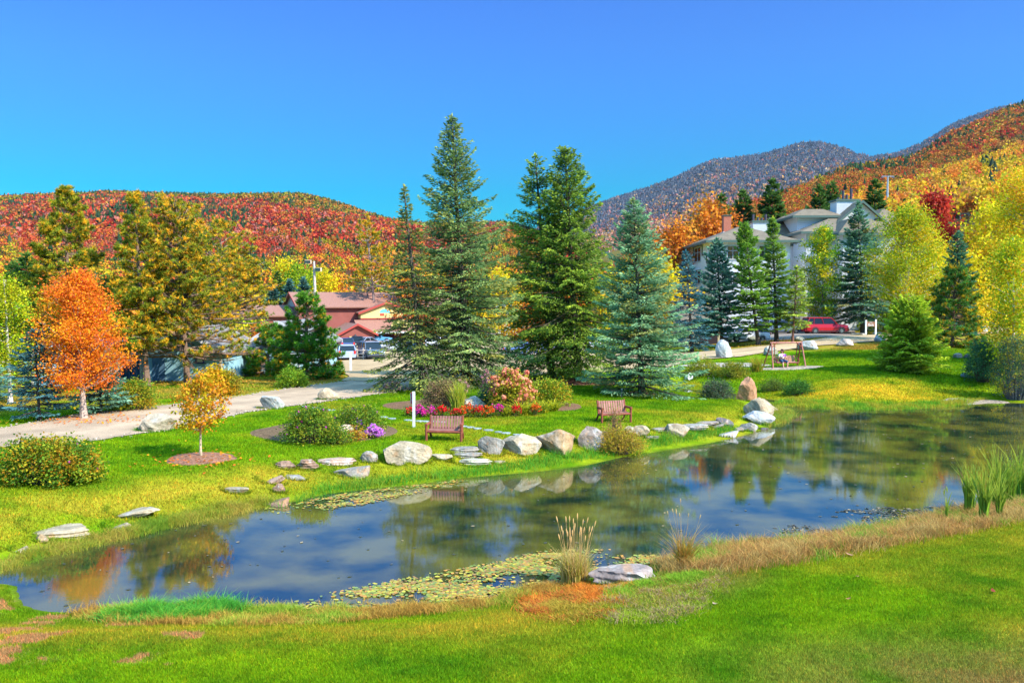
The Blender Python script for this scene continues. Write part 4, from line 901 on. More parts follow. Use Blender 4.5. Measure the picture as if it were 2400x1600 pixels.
for i,(x0,x1,y0,y1,c,lab) in enumerate([(950,972,960,978,RD,'red annual at the far left end of the flower bed'),(972,992,955,972,MG,'magenta annual behind the red one at the left end'),(976,1002,962,981,MG,'pink magenta annual below the brown purple shrub'),
 (1000,1022,961,979,MG,'second magenta annual from the left in the front row'),(1020,1055,958,979,RD,'red annual below the brown purple shrub, left of the tall grass'),(1058,1082,961,981,RD,'bright red annual right below the tall yellow grass'),
 (1078,1112,954,981,OG_,'orange annual left of centre, below the cream boulder'),(1108,1132,958,981,RD,'red annual between two orange ones'),(1130,1160,956,981,OG_,'orange annual right of centre, below the juniper'),
 (1152,1180,950,978,MG,'magenta annual right of the orange ones'),(1196,1222,955,978,RD,'red annual among the yellow hostas'),(1240,1268,951,976,OG_,'last orange red annual toward the right end')]):
    bush('annual_flower',x0,x1,y0,y1,lab,130+i,'flower',(85,.045,c,0),nleaf=420,size=.07,cols=((.10,.17,.02),(.14,.2,.02)),nst=14,dr=.7,group='bedding flowers along the front of the bed',boxy=.6)
def rosette(x0,x1,y0,y1,label,seed,cols,cat,name,group=None,n=150,wid=.05,lean=1.1,hk=1.,tipc=None,mat_=None,dr=.9,seg=3,curve=.6,names='leaves'):
    cx=(x0+x1)/2; b=gp(cx,y1-2); d=b[1]; w=(x1-x0)*d/2000.; h=(y1-y0)*d/2000.*hk; rng=np.random.default_rng(seed); r=w*.28*np.sqrt(rng.random(n)); a=rng.random(n)*6.28
    B=np.stack([r*np.cos(a),r*np.sin(a)*dr+w*.2,0*r-.02],1); g=G(); blades(g,B,h,wid,np.array(cols)[rng.integers(0,len(cols),n)]*(.7+.6*rng.random((n,1))),rng,lean=lean,seg=seg,tipc=tipc,curve=curve)
    t=thing(name,tuple(b),label,cat,group); g.build(names,mat_ or M_GRASS,t); return t,b,w,h
for i,(x0,x1,y0,y1,lab) in enumerate([(1174,1202,953,978,'yellow hosta between magenta and red annuals'),(1206,1244,942,976,'widest yellow hosta below the hydrangea'),(1258,1290,941,970,'yellow hosta right of the last orange annual'),(1282,1312,939,966,'rightmost yellow hosta of the flower bed')]):
    rosette(x0-3,x1+3,y0,y1,lab,150+i,HOS,'hosta','hosta','yellow hostas in the flower bed',n=130,wid=.10,lean=1.0)
rosette(1050,1096,892,972,'tall upright yellow green grass beside the cream boulder in the flower bed',160,((.45,.48,.03),(.3,.38,.03),(.52,.48,.06)),'ornamental grass','ornamental_grass',n=330,wid=.03,lean=.28)
bush('shrub',650,722,868,912,'round green shrub at the far road edge below the young pines',170,nleaf=4500,size=.10,cols=((.12,.26,.015),(.2,.34,.02),(.3,.38,.02)),nst=60,boxy=.7)
bush('shrub',262,366,895,966,'green and orange shrub across the road, right of the orange maple',171,nleaf=6500,size=.09,cols=((.16,.26,.015),(.35,.32,.015),(.42,.24,.015),(.1,.2,.015)),nst=80,boxy=.6)
bush('shrub',492,568,868,930,'olive and rust coloured shrub behind the young maple',172,nleaf=5000,size=.09,cols=((.32,.28,.02),(.4,.22,.02),(.2,.24,.02)),nst=70,boxy=.4)
bush('maple_shrub',466,548,858,932,'bright yellow bush right behind the crown of the young maple',173,nleaf=2600,size=.15,cols=((.62,.40,.01),(.6,.3,.01),(.48,.40,.01)),nst=40,boxy=.3)
bush('willow_shrub',1638,1722,880,937,'dark fine leaved willow shrub at the creek mouth',174,nleaf=6000,size=.075,cols=((.07,.13,.05),(.12,.17,.07),(.05,.1,.05),(.14,.13,.10)),nst=140,boxy=.2,wis=120)
bush('shrub',1836,1906,897,932,'dark green low shrub on the bank below the swing',175,nleaf=3600,size=.08,cols=((.04,.13,.02),(.07,.19,.02)),nst=50,boxy=.3)
bush('shrub',1776,1846,894,922,'olive low shrub on the shaded bank left of the dark green one',176,nleaf=2600,size=.08,cols=((.08,.14,.02),(.14,.18,.02)),nst=50,boxy=.3)
bush('willow_shrub',2262,2345,800,905,'blue green willow thicket at the right shore',177,nleaf=7000,size=.1,cols=((.06,.20,.08),(.10,.26,.10),(.05,.14,.06)),nst=140,boxy=.3,wis=160)
bush('willow_shrub',2322,2440,785,945,'dark tangled willow hanging over the water at the right edge',178,nleaf=11000,size=.09,cols=((.05,.13,.06),(.08,.18,.06),(.05,.08,.07),(.45,.36,.02)),nst=200,boxy=.3,wis=160,bark=(.15,.14,.15))
bush('fern_shrub',1606,1690,846,890,'yellow green fern patch above the creek',179,nleaf=4200,size=.09,cols=((.26,.28,.02),(.36,.33,.02),(.16,.22,.02)),nst=50,boxy=.5)
bush('fern_shrub',1680,1760,856,892,'olive fern patch between the creek and the gravel',180,nleaf=4200,size=.09,cols=((.26,.26,.02),(.34,.28,.02),(.14,.2,.02)),nst=50,boxy=.5)
rosette(1752,1800,832,874,'yellow green grass tuft on the bank left of the swing',161,((.36,.36,.02),(.2,.3,.02),(.5,.32,.04)),'grass tuft','grass_tuft',n=260,wid=.035,lean=.75)
# yellow shore bush with a thin upright crown, and the near bank tussocks
bush('shore_bush',1378,1520,1010,1073,'golden shore bush at the far bank between the boulders and the water',181,nleaf=7000,size=.06,cols=((.46,.30,.02),(.38,.26,.03),(.3,.3,.02),(.34,.2,.04)),nst=150,boxy=.2,wis=120,dr=.5)
bush('shore_bush',1420,1462,958,1050,'thin upright rusty plant rising in front of the right bench',182,nleaf=1500,size=.05,cols=((.42,.24,.06),(.36,.22,.08)),nst=70,boxy=.1,wis=60,dr=.8)
t,b,w,h=rosette(1288,1410,1245,1372,'big tan tussock of tall seeding grass at the near shore',162,((.62,.44,.14),(.50,.38,.06),(.30,.30,.04),(.66,.48,.18)),'grass tussock','grass_tussock',n=900,wid=.016,lean=.45,hk=.62,seg=3)
def stalks(t,n,spread,h0,h1,col,seed,lean=.2,head=.09,r=.005,hr=.014,name='seed_stalks'):
    rng=np.random.default_rng(seed); g=G()
    for k in range(n):
        a=rng.random()*6.28; q=spread*rng.random()**.5; B=np.array([q*cos(a),q*sin(a)*.7+spread*.5,0]); H=rng.uniform(h0,h1); l=np.array([cos(a),sin(a)*.6])*lean*rng.random()*H; s=np.linspace(0,1,6)[:,None]
        P=B+np.hstack([l*s**1.7,H*s]); g.tube(P,np.linspace(r,r*.5,6),4,np.array(col)*rng.uniform(.8,1.15)); d=P[-1]-P[-2]; d/=np.linalg.norm(d); g.tube([P[-1]-d*.02,P[-1]+d*head*.3,P[-1]+d*head*.7,P[-1]+d*head],[r,hr,hr*.9,.002],5,np.array(col)*1.15)
    g.build(name,M_GRASS,t)
stalks(t,30,.24,.95,1.5,(.70,.46,.20),5,lean=.2,head=.13)
t,b,w,h=rosette(1576,1634,1235,1335,'rusty orange tussock with a few tall stalks at the near shore',163,((.50,.24,.04),(.40,.26,.04),(.24,.24,.04)),'grass tussock','grass_tussock',n=330,wid=.018,lean=.6,hk=.9)
stalks(t,8,.18,1.15,1.62,(.55,.40,.20),6,lean=.2)
# cattails: each clump a thing
def cattail(x0,x1,y0,y1,label,seed,n=60):
    t,b,w,h=rosette(x0,x1,y0,y1,label,seed,((.14,.34,.02),(.22,.42,.03),(.09,.28,.04)),'cattails','cattail_clump','cattail clumps in the right corner of the pond',n=n,wid=.055,lean=.22,hk=1.02,tipc=(.34,.36,.04),seg=4,curve=.7)
    stalks(t,4,w*.25,h*.75,h*1.0,(.3,.36,.05),seed,lean=.12,head=.14,hr=.013,name='flower_spikes')
for i,a in enumerate([(2258,2292,1085,1208,'leftmost tall cattail clump, standing in the water'),(2292,2330,1092,1222,'cattail clump second from the left, with its foot in brown grass'),(2322,2362,1048,1198,'tallest cattail clump with orange tips'),(2350,2386,1060,1190,'broad cattail clump near the right edge'),(2376,2416,1042,1180,'cattail clump cut by the right edge'),(2334,2352,1120,1212,'short cattail clump in front of the tall ones')]): cattail(*a,200+i,n=70)
cattail(2214,2226,1150,1222,'single thin bluish cattail left of the others',207,n=6)
# orange ground cover and weeds of the near bed
def region_pts(poly,n,rng):
    Q=gp(*np.array(poly,float).T)[:,:2]; lo=Q.min(0); hi=Q.max(0); P=lo+(hi-lo)*rng.random((int(n*2.6),2)); P=P[poly_sd(P,Q)<0][:n]; return P+rng.normal(0,.13,P.shape)
def cover(name,poly,n,hgt,wid,cols,label,seed,lean=.7,seg=2,cat='ground cover',tipc=None,wind=(0,0)):
    rng=np.random.default_rng(seed); P=region_pts(poly,n,rng); z=ground(P[:,0],P[:,1]); B=np.stack([P[:,0],P[:,1],np.maximum(z,-.05)-.01],1); g=G(); cols=np.array(cols); nn=fbm(P[:,0]*1.1,P[:,1]*1.1,seed); k=np.clip(((nn-.3)/.4*len(cols)+rng.normal(0,.7,len(P))),0,len(cols)-1).astype(int)
    blades(g,B,np.asarray(hgt)*(.25+1.7*fbm(P[:,0]*1.9,P[:,1]*2.5,seed+5)**1.5),wid,cols[k]*(.7+.6*rng.random((len(P),1))),rng,lean=lean,seg=seg,tipc=tipc,wind=wind); return tag(g.build(name,M_GRASS),label,cat,kind='stuff')
cover('orange_ground_cover',[(1215,1408),(1260,1383),(1340,1372),(1420,1362),(1474,1368),(1450,1405),(1420,1440),(1360,1458),(1290,1456),(1225,1428)],14000,.10,.02,((.62,.17,.02),(.55,.24,.03),(.5,.12,.03),(.38,.26,.03)),'low rusty orange ground cover in the near bed',301,lean=1.3)
cover('weeds',[(1440,1375),(1560,1350),(1680,1340),(1700,1368),(1650,1420),(1560,1460),(1440,1462),(1410,1440)],15000,.11,.014,((.20,.34,.02),(.42,.34,.05),(.40,.25,.14),(.30,.38,.02)),'thin green weeds and straw right of the orange ground cover',302,lean=1.1)
# bank grasses
cover('near_bank_grass',[(160,1446),(200,1425),(330,1422),(470,1412),(570,1418),(760,1424),(960,1418),(1130,1400),(1230,1380),(1300,1368),(1300,1385),(1200,1412),(1100,1430),(960,1444),(760,1462),(560,1468),(330,1466)],30000,.17,.012,((.26,.36,.03),(.46,.34,.05),(.46,.27,.05),(.40,.22,.04)),'dry and green bank grass along the near shore, left half',303,lean=.7)
cover('green_bank_clump',[(215,1452),(260,1440),(350,1432),(430,1426),(520,1424),(572,1430),(480,1450),(340,1462)],9000,.26,.016,((.07,.30,.03),(.12,.36,.03),(.24,.38,.03)),'lush green grass clump at the near left water edge',304,lean=.9)
cover('near_bank_grass',[(1530,1312),(1640,1285),(1780,1270),(1960,1250),(2120,1222),(2210,1198),(2300,1185),(2420,1165),(2420,1215),(2260,1250),(2100,1280),(1980,1302),(1850,1325),(1700,1345),(1560,1345)],44000,.30,.014,((.20,.32,.03),(.50,.30,.08),(.46,.24,.07),(.38,.20,.06),(.50,.33,.10)),'brown and green bank grass along the near shore, right half',305,lean=.8)
cover('far_bank_grass',[(640,1195),(760,1160),(900,1140),(1090,1118),(1260,1100),(1440,1068),(1560,1045),(1700,1020),(1740,1005),(1700,1006),(1560,1022),(1440,1052),(1320,1068),(1180,1092),(1060,1108),(900,1122),(760,1146)],42000,.36,.016,((.07,.28,.02),(.14,.34,.02),(.05,.24,.02),(.24,.34,.03)),'bright green shore grass along the far bank before the boulders',306,lean=.8)
cover('far_bank_grass',[(0,1345),(100,1308),(250,1276),(400,1238),(560,1205),(660,1178),(560,1178),(400,1212),(240,1252),(100,1290),(0,1318)],26000,.24,.013,((.16,.26,.02),(.34,.30,.03),(.26,.30,.03),(.4,.3,.05)),'mixed green and straw grass along the left part of the far bank',307,lean=.8)
cover('far_bank_grass',[(1800,948),(1850,935),(1950,944),(2100,948),(2250,940),(2320,934),(2250,952),(2100,962),(1950,960),(1860,953)],14000,.28,.03,((.14,.32,.02),(.26,.36,.02),(.40,.34,.03)),'short reedy grass along the shore of the right-hand lawn',308,lean=.5)
cover('point_grass',[(1800,960),(1830,958),(1862,972),(1840,990),(1800,1002),(1790,985)],5000,.30,.02,((.30,.32,.03),(.46,.34,.05),(.2,.3,.03)),'yellowish grass on the tip of the boulder point',309,lean=.8)
# lily pads
def pads(name,poly,n,label,seed,size=.07):
    rng=np.random.default_rng(seed); Q=onz(*np.array(poly,float).T,0.)[:,:2]; lo=Q.min(0);hi=Q.max(0); P=lo+(hi-lo)*rng.random((n*4,2)); s=poly_sd(P,Q); nz=fbm(P[:,0]*.9,P[:,1]*1.6,seed); ok=(s<0)&(rng.random(len(P))<np.clip((nz-.40)*4,0.04,.9)*np.clip(-s/.5,.15,1))&(poly_sd(P,POND)<-.02); P=P[ok][:n]
    m=len(P); k=7; a=np.arange(k)*2*pi/(k+.6); rot=rng.random((m,1))*6.28; r=size*(.5+.8*rng.random((m,1))); el=.55+.4*rng.random((m,1)); th=rng.random((m,1))*6.28
    X=r*np.cos(a+rot); Y=r*el*np.sin(a+rot); c,s_=np.cos(th),np.sin(th); V=np.stack([P[:,:1]+X*c-Y*s_,P[:,1:]+X*s_+Y*c,.008+.012*rng.random((m,1))+.012*rng.random((m,k))],-1)
    cols=np.array(((.38,.30,.02),(.22,.24,.02),(.42,.19,.02),(.14,.18,.03),(.27,.14,.03)))[rng.integers(0,5,m)]*(.7+.6*rng.random((m,1)))
    g=G(); g.add(V.reshape(-1,3),np.arange(m*k).reshape(-1,k),np.repeat(cols,k,0)); return tag(g.build(name,M_LILY),label,'lily pads',kind='stuff')
M_LILY=mat('lily_pads',rough=.35,spec=.5)
pads('lily_pads',[(600,1426),(700,1405),(850,1372),(1000,1345),(1150,1318),(1270,1290),(1400,1285),(1560,1300),(1560,1320),(1400,1352),(1300,1374),(1139,1410),(973,1430),(766,1434)],9500,'yellow brown floating pads along the near shore',321,size=.05)
pads('lily_pads',[(610,1192),(690,1178),(800,1156),(950,1138),(1100,1120),(1100,1128),(960,1160),(850,1185),(760,1196),(660,1205)],4200,'olive floating pads under the far bank',322,size=.055)
# fallen leaves on the near lawn
for i,(x,y,lab) in enumerate([(1988,1408,'curled tan leaf fallen on the near lawn, right of centre'),(2328,1390,'reddish brown leaf fallen on the lawn near the right edge'),(1992,1304,'pinkish leaf lying at the edge of the brown bank grass'),(2009,1356,'tiny tan leaf on the lawn below the bank grass'),(1676,1420,'small pale leaf at the edge of the weedy bed')]):
    b=gp(x,y); r=.06+.02*(i%3); g=G(); g.add([(-r,0,.03),(-.3*r,-.45*r,.015),(.5*r,-.4*r,.03),(r,.1*r,.06),(.4*r,.5*r,.03),(-.4*r,.45*r,.02)],[[0,1,5],[1,2,4,5],[2,3,4]],((.45,.2,.08),(.3,.06,.03),(.5,.25,.16),(.45,.25,.1),(.5,.35,.2))[i]); o=g.build('fallen_leaf',M_LEAF,loc=(b[0],b[1],b[2]+.03)); o.rotation_euler=(0,0,i*1.3); tag(o,lab,'leaf','leaves fallen on the near lawn')
# ---------------------------------------------------------------- lawn blades
def lawn_blades(name,polys,n,h,wd,label,seed,pw=1.):
    rng=np.random.default_rng(seed); Q=gp(*np.array(polys,float).T)[:,:2]; lo=Q.min(0);hi=Q.max(0); m=n*3; P=np.stack([lo[0]+(hi[0]-lo[0])*rng.random(m),lo[1]+(hi[1]-lo[1])*rng.random(m)**pw],1)
    ok=poly_sd(P,Q)<0; P=P[ok]; sd=poly_sd(P,POND); ok=sd>.15
    for Z in ZONES: 
        if (Z.max(0)<lo).any() or (Z.min(0)>hi).any(): continue
        ok&=poly_sd(P,Z)>0
    P=P[ok][:n]; sd=sd[ok][:n]; z=ground(P[:,0],P[:,1],sd); c=ground_col(P[:,0],P[:,1],sd)*(.55+1.1*rng.random((len(P),1)))*1.15; B=np.stack([P[:,0],P[:,1],z-.004],1)
    c=np.where(rng.random((len(P),1))<.12,c*np.array([2.0,1.15,1.2]),c)
    g=G(); blades(g,B,h,wd,c,rng,lean=1.0,seg=1); return tag(g.build(name,M_GRASS),label,'grass',kind='stuff')
lawn_blades('near_lawn_grass',[(-60,1370),(38,1376),(52,1425),(300,1450),(700,1440),(1000,1425),(1250,1400),(1600,1340),(2000,1285),(2460,1200),(2480,1640),(-80,1640)],420000,.055,.011,'short mown grass of the near lawn',401,pw=1.15)
lawn_blades('far_lawn_grass',[(-60,1310),(300,1240),(700,1160),(1200,1100),(1700,1010),(1760,960),(1650,925),(1000,905),(850,930),(600,970),(400,1010),(0,1060),(-60,1070)],230000,.075,.024,'mown grass of the lawn across the pond',402,pw=1.2)
lawn_blades('right_lawn_grass',[(1640,930),(1780,935),(2000,950),(2250,945),(2330,900),(2330,800),(2050,805),(1800,840),(1600,850),(1600,900)],110000,.10,.05,'mown grass of the raised lawn on the right',403)
lawn_blades('verge_grass',[(-60,1000),(400,945),(820,890),(780,865),(600,860),(300,880),(-60,880)],60000,.10,.045,'grass verge between the road and the cottages',404)

# loose stones shed along the edges of the drive
rng=np.random.default_rng(900); g=G(); V0,F0=ICO1
E_=gp(*np.array([(0,1051),(116,1038),(232,1032),(414,1003),(580,966),(704,949),(849,929),(973,912),(1060,897)],float).T)[:,:2]; E_=resample(E_,700); P=E_+rng.normal(0,.22,E_.shape)
E2=resample(gp(*np.array([(0,1005),(166,974),(406,949),(539,933),(660,913),(800,895)],float).T)[:,:2],300); P=np.vstack([P,E2+rng.normal(0,.2,E2.shape)]); n=len(P); s=.018+.05*rng.random((n,1,1))**3
VV=V0[None]*s*np.array([1,1,.6])*(.8+.4*rng.random((n,len(V0),1)))+np.stack([P[:,0],P[:,1],ground(P[:,0],P[:,1])+.05],1)[:,None]; g.add(VV.reshape(-1,3),(F0[None]+(np.arange(n)*len(V0))[:,None,None]).reshape(-1,3),np.repeat(np.array((.34,.29,.22))*(.6+.7*rng.random((n,1))),len(V0),0))
tag(g.build('loose_stones',M_ROCK),'small loose stones scattered along both edges of the road','gravel',kind='stuff')
# leaves lying under the maples and pines
rng=np.random.default_rng(901); g=G()
for (px,py,rx,ry,n,cols) in ((200,985,3.0,2.2,170,OR),(471,1078,1.9,1.4,160,OR),(420,900,9,4,1500,((.5,.3,.03),(.45,.2,.03),(.4,.3,.05))),(2230,780,8,5,500,YO),(1850,800,9,4,700,((.6,.3,.03),(.5,.2,.03)))):
    c=gp(px,py); P=c[:2]+rng.normal(size=(n,2))*np.array([rx,ry])*.5; P=P[poly_sd(P,POND)>.2]; m=len(P); a=rng.random(m)*6.28; u=np.stack([np.cos(a),np.sin(a),.3*rng.normal(size=m)],1)*.05; v=np.stack([-np.sin(a),np.cos(a),.3*rng.normal(size=m)],1)*.035; k=1+c[1]/90.
    g.rh(np.stack([P[:,0],P[:,1],ground(P[:,0],P[:,1])+.075],1),u*k,v*k,np.array(cols)[rng.integers(0,len(cols),m)])
tag(g.build('leaf_litter',M_LEAF),'fallen leaves lying under the maples and pines','fallen leaves',kind='stuff')

# tufts growing up against the stones
rng=np.random.default_rng(950); PB=[]
for (x,y,rx,ry,sd_) in ROCKS:
    m=int(70+rx*160); a=rng.uniform(pi*.9,pi*2.1,m); k=rng.normal(1.0,.07,m); PB.append(np.stack([x+rx*k*np.cos(a),y+ry*k*np.sin(a)],1))
P=np.concatenate(PB); s_=poly_sd(P,POND); P=P[s_>.02]; s_=s_[s_>.02]; z=ground(P[:,0],P[:,1],s_); c=ground_col(P[:,0],P[:,1],s_)*(.6+.9*rng.random((len(P),1)))*np.array([.9,1.1,1])
g=G(); blades(g,np.stack([P[:,0],P[:,1],z-.01],1),.15,.014*(1+P[:,1]/30),c,rng,lean=.9,seg=2); tag(g.build('stone_edge_grass',M_GRASS),'longer grass left unmown round the boulders','grass',kind='stuff')
# specks of weed and leaves floating on the water
rng=np.random.default_rng(951); Q=onz(*np.array([(1780,1262),(1860,1225),(2000,1190),(2250,1185),(2180,1205),(2050,1235),(1900,1262)],float).T,0.)[:,:2]; lo=Q.min(0); hi=Q.max(0); P=lo+(hi-lo)*rng.random((3200,2)); P=P[(poly_sd(P,Q)<0)&(fbm(P[:,0]*1.2,P[:,1]*2.2,9)>.52)&(poly_sd(P,POND)<-.1)]
lo=POND.min(0); hi=POND.max(0); P2=lo+(hi-lo)*rng.random((1400,2)); P2=P2[(poly_sd(P2,POND)<-.2)&(P2[:,1]<60)]; P=np.vstack([P,P2]); m=len(P); a=rng.random(m)*6.28; r=.022+.03*rng.random((m,1)); u=np.stack([np.cos(a),np.sin(a),0*a],1)*r*1.6; v=np.stack([-np.sin(a),np.cos(a),0*a],1)*r
g=G(); g.rh(np.stack([P[:,0],P[:,1],0*a+.012],1),u,v,np.array(((.05,.05,.03),(.10,.08,.04),(.35,.25,.12)))[rng.choice(3,m,p=(.5,.35,.15))]); tag(g.build('floating_debris',M_LILY),'bits of weed and leaf floating on the pond','floating leaves',kind='stuff')
# ---------------------------------------------------------------- building helpers
M_SIDING=mat('white_clapboard',(.78,.80,.82),rough=.6,wave=('Z',.28,.07),nscale=.7,namp=.05)
M_SIDING2=mat('cream_clapboard',(.62,.55,.36),rough=.6,wave=('Z',.16,.03))
M_BLUEW=mat('blue_boards',(.24,.42,.48),rough=.75,wave=('X',.3,.025),nscale=1.2,namp=.18)
M_DKBOARD=mat('dark_blue_boards',(.08,.16,.24),rough=.8,wave=('X',.25,.03),nscale=1.2,namp=.2)
M_REDW=mat('red_boards',(.25,.075,.06),rough=.75,wave=('Z',.18,.02),nscale=1.2,namp=.12)
M_REDROOF=mat('red_shingles',(.26,.125,.09),rough=.9,nscale=5,namp=.14,n2=30,n2amp=.25,bump=.02,bscale=30)
M_SHING=mat('grey_brown_shingles',(.155,.12,.08),rough=.9,nscale=1.2,namp=.2,n2=14,n2amp=.3,bump=.03,bscale=14)
M_GSHING=mat('grey_shingles',(.17,.16,.16),rough=.9,nscale=2,namp=.2,n2=16,n2amp=.25,bump=.02,bscale=16)
M_TRIM=mat('dark_green_trim',(.075,.12,.10),rough=.5); M_WTRIM=mat('white_trim',(.55,.55,.58),rough=.5,nscale=2,namp=.05); M_RTRIM=mat('red_trim',(.34,.05,.04),rough=.5)
M_GLASS=mat('window_glass',(.03,.035,.04),rough=.04,spec=.9,coat=1); M_CURT=mat('curtain',(.62,.56,.42),rough=.8)
M_BRICK=mat('red_brick',(.40,.13,.08),rough=.85,nscale=8,namp=.2,n2=30,n2amp=.25); M_STEEL=mat('dark_flue',(.10,.08,.10),rough=.4,metal=.5)
M_CREAM=mat('cream_wall',(.60,.50,.20),rough=.7,nscale=3,namp=.06); M_WOODB=mat('brown_wood',(.30,.13,.085),rough=.6,nscale=7,namp=.25,bump=.01,bscale=30)
M_GREYP=mat('weathered_wood',(.40,.36,.33),rough=.85,nscale=3,namp=.3,bump=.02)
class Bld:
    def __init__(s,name,loc,label,rz=0,cat='building'): s.o=thing(name,loc,label,cat,None,rz)
    def part(s,name,g,m,parent=None,smooth=False): return g.build(name,m,parent or s.o,smooth)
    def wall(s,x0,x1,y0,y1,z0,z1,m): return s.part('wall',G().box(((x0+x1)/2,(y0+y1)/2,(z0+z1)/2),(x1-x0,y1-y0,z1-z0)),m)
    def hip(s,x0,x1,y0,y1,z,zr,m,ov=.7,mt=None,ax='x',t=.28,flat=0):
        x0-=ov;x1+=ov;y0-=ov;y1+=ov; w=x1-x0; d=y1-y0; g=G(); q=min(w,d)/2
        if flat: i=flat; top=[(x0+i,y0+i,zr),(x1-i,y0+i,zr),(x1-i,y1-i,zr),(x0+i,y1-i,zr)]
        elif w>=d: r=[(x0+q,(y0+y1)/2,zr),(x1-q,(y0+y1)/2,zr)]
        else: r=[((x0+x1)/2,y0+q,zr),((x0+x1)/2,y1-q,zr)]
        b=[(x0,y0,z),(x1,y0,z),(x1,y1,z),(x0,y1,z)]
        if flat: g.add(b+top,[[0,1,5,4],[1,2,6,5],[2,3,7,6],[3,0,4,7],[4,5,6,7],[3,2,1,0]])
        elif w>=d: g.add(b+r,[[0,1,5,4],[1,2,5],[2,3,4,5],[3,0,4],[3,2,1,0]])
        else: g.add(b+r,[[0,1,4],[1,2,5,4],[2,3,5],[3,0,4,5],[3,2,1,0]])
        o=s.part('roof',g,m)
        if mt:
            f=G(); e=.05
            for (a,b_,c,d_) in ((x0-e,x1+e,y0-e,y0+.08),(x0-e,x1+e,y1-.08,y1+e),(x0-e,x0+.08,y0+.08,y1-.08),(x1-.08,x1+e,y0+.08,y1-.08)): f.box(((a+b_)/2,(c+d_)/2,z-t/2+.03),(b_-a,d_-c,t))
            s.part('eaves',f,mt,o)
            s.part('soffit',G().box(((x0+x1)/2,(y0+y1)/2,z-.06),(w-.2,d-.2,.1)),M_WTRIM,o)
        return o
    def gable(s,x0,x1,y0,y1,z,zr,m,axis='x',ov=.5,t=.16,mw=None,mt=None):
        """ridge along axis; gable end walls filled with mw; rake boards mt"""
        g=G(); 
        if axis=='x': c=(y0+y1)/2; hw=(y1-y0)/2; f=lambda u,v,zz:(u,v,zz); a0,a1=x0,x1
        else: c=(x0+x1)/2; hw=(x1-x0)/2; f=lambda u,v,zz:(v,u,zz); a0,a1=y0,y1
        k=(zr-z)/hw; zo=z-k*ov
        for sg in (-1,1):
            P=[f(a0-ov,c,zr+.02),f(a1+ov,c,zr+.02),f(a1+ov,c+sg*(hw+ov),zo+.02),f(a0-ov,c+sg*(hw+ov),zo+.02)]; g.prism(P,(0,0,t))
        o=s.part('roof',g,m)
        if mw:
            for e in (a0,a1):
                dd=.12 if e==a0 else -.12; P=[f(e,c-hw,z),f(e,c+hw,z),f(e,c,zr)]; v=f(dd,0,0); s.part('gable_wall',G().prism(P,(v[0],v[1],0)),mw)
        if mt:
            for e in (a0-ov-.06,a1+ov):
                for sg in (-1,1):
                    f2=G(); P=[f(e,c,zr+t+.04),f(e,c+sg*(hw+ov+.02),zo+t+.04),f(e,c+sg*(hw+ov+.02),zo-.1),f(e,c,zr-.1)]; v=f(.06,0,0); f2.prism(P,(v[0],v[1],0)); s.part('rake_board',f2,mt,o)
        return o
    def win(s,c,w,h,face,m=M_GLASS,fr=M_WTRIM,cols=2,rows=2,fw=.08,name='window',split=.35):
        """window centred at c on a wall facing '-y','-x' or '+x'"""
        x,y,z=c; sg={'-y':(0,-1),'-x':(-1,0),'+x':(1,0)}[face]; t=(abs(sg[1]),abs(sg[0])); f=G()
        def bx(g,u,v,du,dv,out,th): g.box((x+t[0]*u+sg[0]*out,y+t[1]*u+sg[1]*out,z+v),(du*t[0]+th*abs(sg[0]),du*t[1]+th*abs(sg[1]),dv))
        for u in (-w/2,w/2): bx(f,u,0,fw,h+fw,.05,.09)
        for v in (-h/2,h/2): bx(f,0,v,w+fw*3,fw,.052,.11)
        for i in range(1,cols): bx(f,-w/2+w*i/cols,0,fw*.6,h-fw,.04,.06)
        for i in range(1,rows): bx(f,0,h/2-h*(split if rows==2 else i/rows),w-fw,fw*.6,.045,.06)
        o=s.part(name,f,fr); g=G(); bx(g,0,0,w,h,.015,.03); s.part('pane',g,m,o); return o
# ---------------------------------------------------------------- white lodge (world aligned)
b=Bld('lodge_building',(0,0,0),'large white clapboard lodge with hipped brown roofs and dark green eaves behind the firs'); O_=b.o
b.wall(22.7,31.5,97,113,.9,13.0,M_SIDING); b.hip(22.7,31.5,97,113,13.05,15.1,M_SHING,.9,M_TRIM)
b.wall(31.5,41,107,123,1,13.2,M_SIDING); b.hip(29.5,43,107.5,124,13.3,17.5,M_SHING,.8,M_TRIM)
b.wall(35,45.0,102,119,1.5,14.35,M_SIDING); b.hip(35,44.9,102,119,14.4,16.7,M_SHING,.9,M_TRIM)
b.wall(35.6,40.2,107,112.5,14.4,16.7,M_SIDING); b.hip(35.6,40.2,107,112.5,16.75,17.75,M_SHING,.85,M_TRIM,flat=1.9)
b.wall(39.0,46.2,104.8,120,14.4,15.4,M_SIDING); b.gable(38.7,46.5,104.9,120,14.9,18.25,M_SHING,'y',.6,mw=M_SIDING,mt=M_TRIM)
b.wall(38.6,43.4,100.0,104,1.8,14.0,M_SIDING); b.hip(38.6,43.4,100.0,105.4,14.1,15.9,M_SHING,.8,M_TRIM,flat=1.9)
b.wall(45,48.6,104,120,2,15.0,M_SIDING); b.hip(43.6,48.6,104.1,120,15.05,17.7,M_SHING,.7,M_TRIM)
ch=b.part('chimney',G().box((25.9,103.6,15.35),(.9,.9,2.2)),M_BRICK); b.part('chimney_cap',G().box((25.9,103.6,16.5),(1.05,1.05,.1)),M_TRIM,ch); b.part('flashing',G().box((25.9,103.6,14.4),(1.1,1.1,.25)),M_WTRIM,ch)
